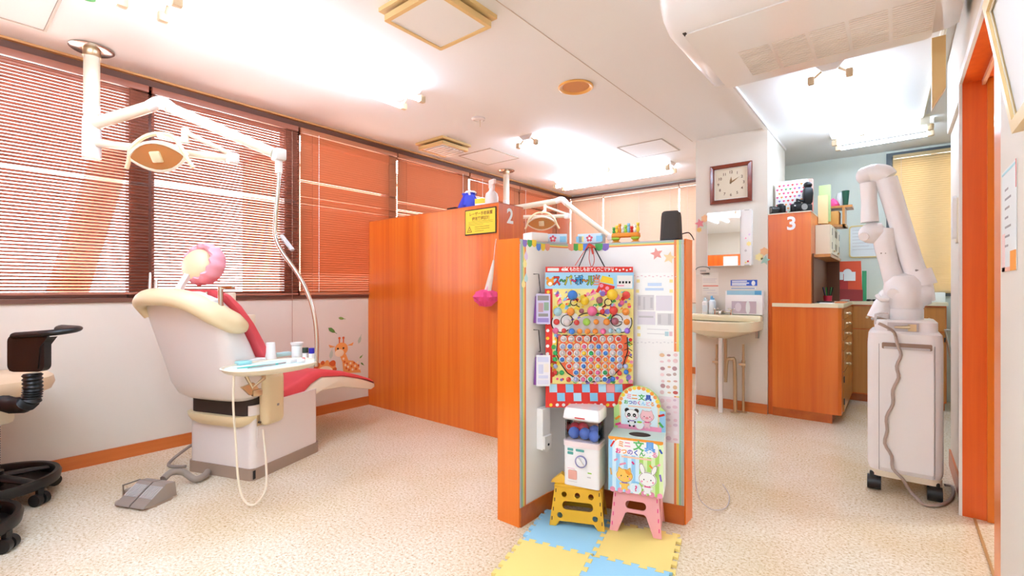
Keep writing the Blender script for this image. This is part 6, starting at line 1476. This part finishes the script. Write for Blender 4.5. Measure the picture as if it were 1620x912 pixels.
G().tube([(x0 + .035, y0 + .05, .90), (x0 + .035, y0 + .05, .955), (x0 + .06, y0 + .05, .965), (x0 + .09, y0 + .05, .965)], .006, n=8).build('grab_rail', m_lgrey, lz, world=True)
yc = y0 - .016
cb = [at(1390, 512, 2.42), at(1403, 518, 2.42), on(1415, 527, y=yc - .01)] + [on(u + (2.5 if i % 2 else -2.5), v, y=yc) for i, (u, v) in enumerate(((1422, 545), (1423, 562), (1421, 580), (1419, 598), (1415, 618), (1410, 640), (1405, 660), (1401, 682), (1402, 702), (1408, 722), (1415, 742), (1425, 758)))] + [on(1440, 778, z=.03), on(1452, 790, z=.012), on(1462, 799, z=.01), on(1485, 800, z=.01), on(1502, 792, z=.01), on(1508, 780, z=.01), on(1506, 770, z=.01), on(1495, 768, z=.012)]
G().tube(cb, .0075, n=8, smooth_path=3).build('power_cord', mat('cord_mauve', '#b8a498', .5), lz, world=True)
# ------------------------------------------------------------------ right wall things
ph = thing('wall_handset', 'cream slim handset hanging on the right wall pier', 'handset', (.258, 3.52, 1.34))
G().prism(rrect(-.055, .055, 0, .24, .02), .012, frame((.2655, 3.52, 1.345), (0, -1, 0), (0, 0, 1))).build('cradle', m_ivory, ph, world=True)
G().prism(rrect(-.03, .03, .02, .25, .02), .016, frame((.2535, 3.5, 1.345), (0, -1, 0), (0, 0, 1))).build('receiver', m_white, ph, world=True)
tag(G().box(.262, .2655, 3.22, 3.26, .72, .735).build('wall_socket', m_lgrey), 'tiny grey fitting low on the right wall pier', 'fitting')
# poster on the near right wall
po = thing('poster', 'narrow pale poster with orange and red lower corner beside the doorway', 'poster', (.249, 1.93, 1.148))
Mp_ = frame((.2492, 2.03, 1.148), (0, -1, 0), (0, 0, 1))
G().prism(rect(0, .215, 0, .295), .0012, Mp_).build('paper', mat('poster_grey', '#e6e6e0', .6), po, world=True)
for r_, m in ((rect(0, .205, .283, .289), mat('poster_aqua', '#a9d5d8', .6)), (rect(.13, .215, 0, .055), m_ora), (rect(.0, .13, .0, .012), mat('poster_peach', '#f3b49a', .6)), (rect(0, .05, 0, .11), mat('poster_rose', '#f2cfc6', .6)), (rect(.209, .215, .22, .295), m_red)): G().prism(r_, .0006, Mp_ @ Matrix.Translation((0, 0, .0012))).build('print', m, po, world=True)
for i in range(7): G().prism(rect(.05, .05 + .05 + .02 * (i % 3), .07 + i * .027, .076 + i * .027), .0006, Mp_ @ Matrix.Translation((0, 0, .0012))).build('text_line', m_mgrey, po, world=True)
# certificate frame leaning from the wall
Lw = .078
cf = thing('picture_frame', 'pale wooden certificate frame tilted forward at the upper right corner', 'picture frame', (.24, 1.7, 1.55))
up = V((-.0535, 0, .339)).normalized()
Mf_ = frame((.2475, 1.725, 1.492), (0, -1, 0), up)
FW, FH = .46, .345
m_fr = mat('frame_maple', '#f0cf94', .35)
for pts in ([(0, 0), (FW, 0), (FW - .028, .028), (.028, .028)], [(0, FH), (.028, FH - .028), (FW - .028, FH - .028), (FW, FH)], [(0, 0), (.028, .028), (.028, FH - .028), (0, FH)], [(FW, 0), (FW, FH), (FW - .028, FH - .028), (FW - .028, .028)]):
    G().prism(pts, .02, Mf_).build('frame', m_fr, cf, world=True)
G().prism(rect(.026, FW - .026, .026, FH - .026), .004, Mf_ @ Matrix.Translation((0, 0, .004))).build('document', mat('document_grey', '#eeece8', .6), cf, world=True)
G().prism(rect(.028, FW - .028, .028, FH - .028), .002, Mf_ @ Matrix.Translation((0, 0, .012)), holes=[rect(.034, FW - .034, .034, FH - .034)[::-1]]).build('inner_lip', m_ivory, cf, world=True)
for k_, x_ in enumerate((-.35, -1.2, -2.05)):  # unseen rear row, added as extra light for camera-facing surfaces
    tubes(x_, -3.1, x_, -1.6, ('added rear row tube light behind the camera nearest the right wall', 'added rear row tube light behind the camera in the middle', 'added rear row tube light behind the camera farthest from the right wall')[k_], gap=.23)
# unseen tube lights added behind the camera to brighten what faces it
tubes(-.35, -1.15, -.35, .25, 'added twin tube light behind the camera nearest the right wall', gap=.23)
tubes(-1.2, -1.15, -1.2, .25, 'added twin tube light behind the camera above the seam in the ceiling', gap=.23)
tubes(-2.05, -1.15, -2.05, .25, 'added twin tube light behind the camera in the middle of the room', gap=.23)
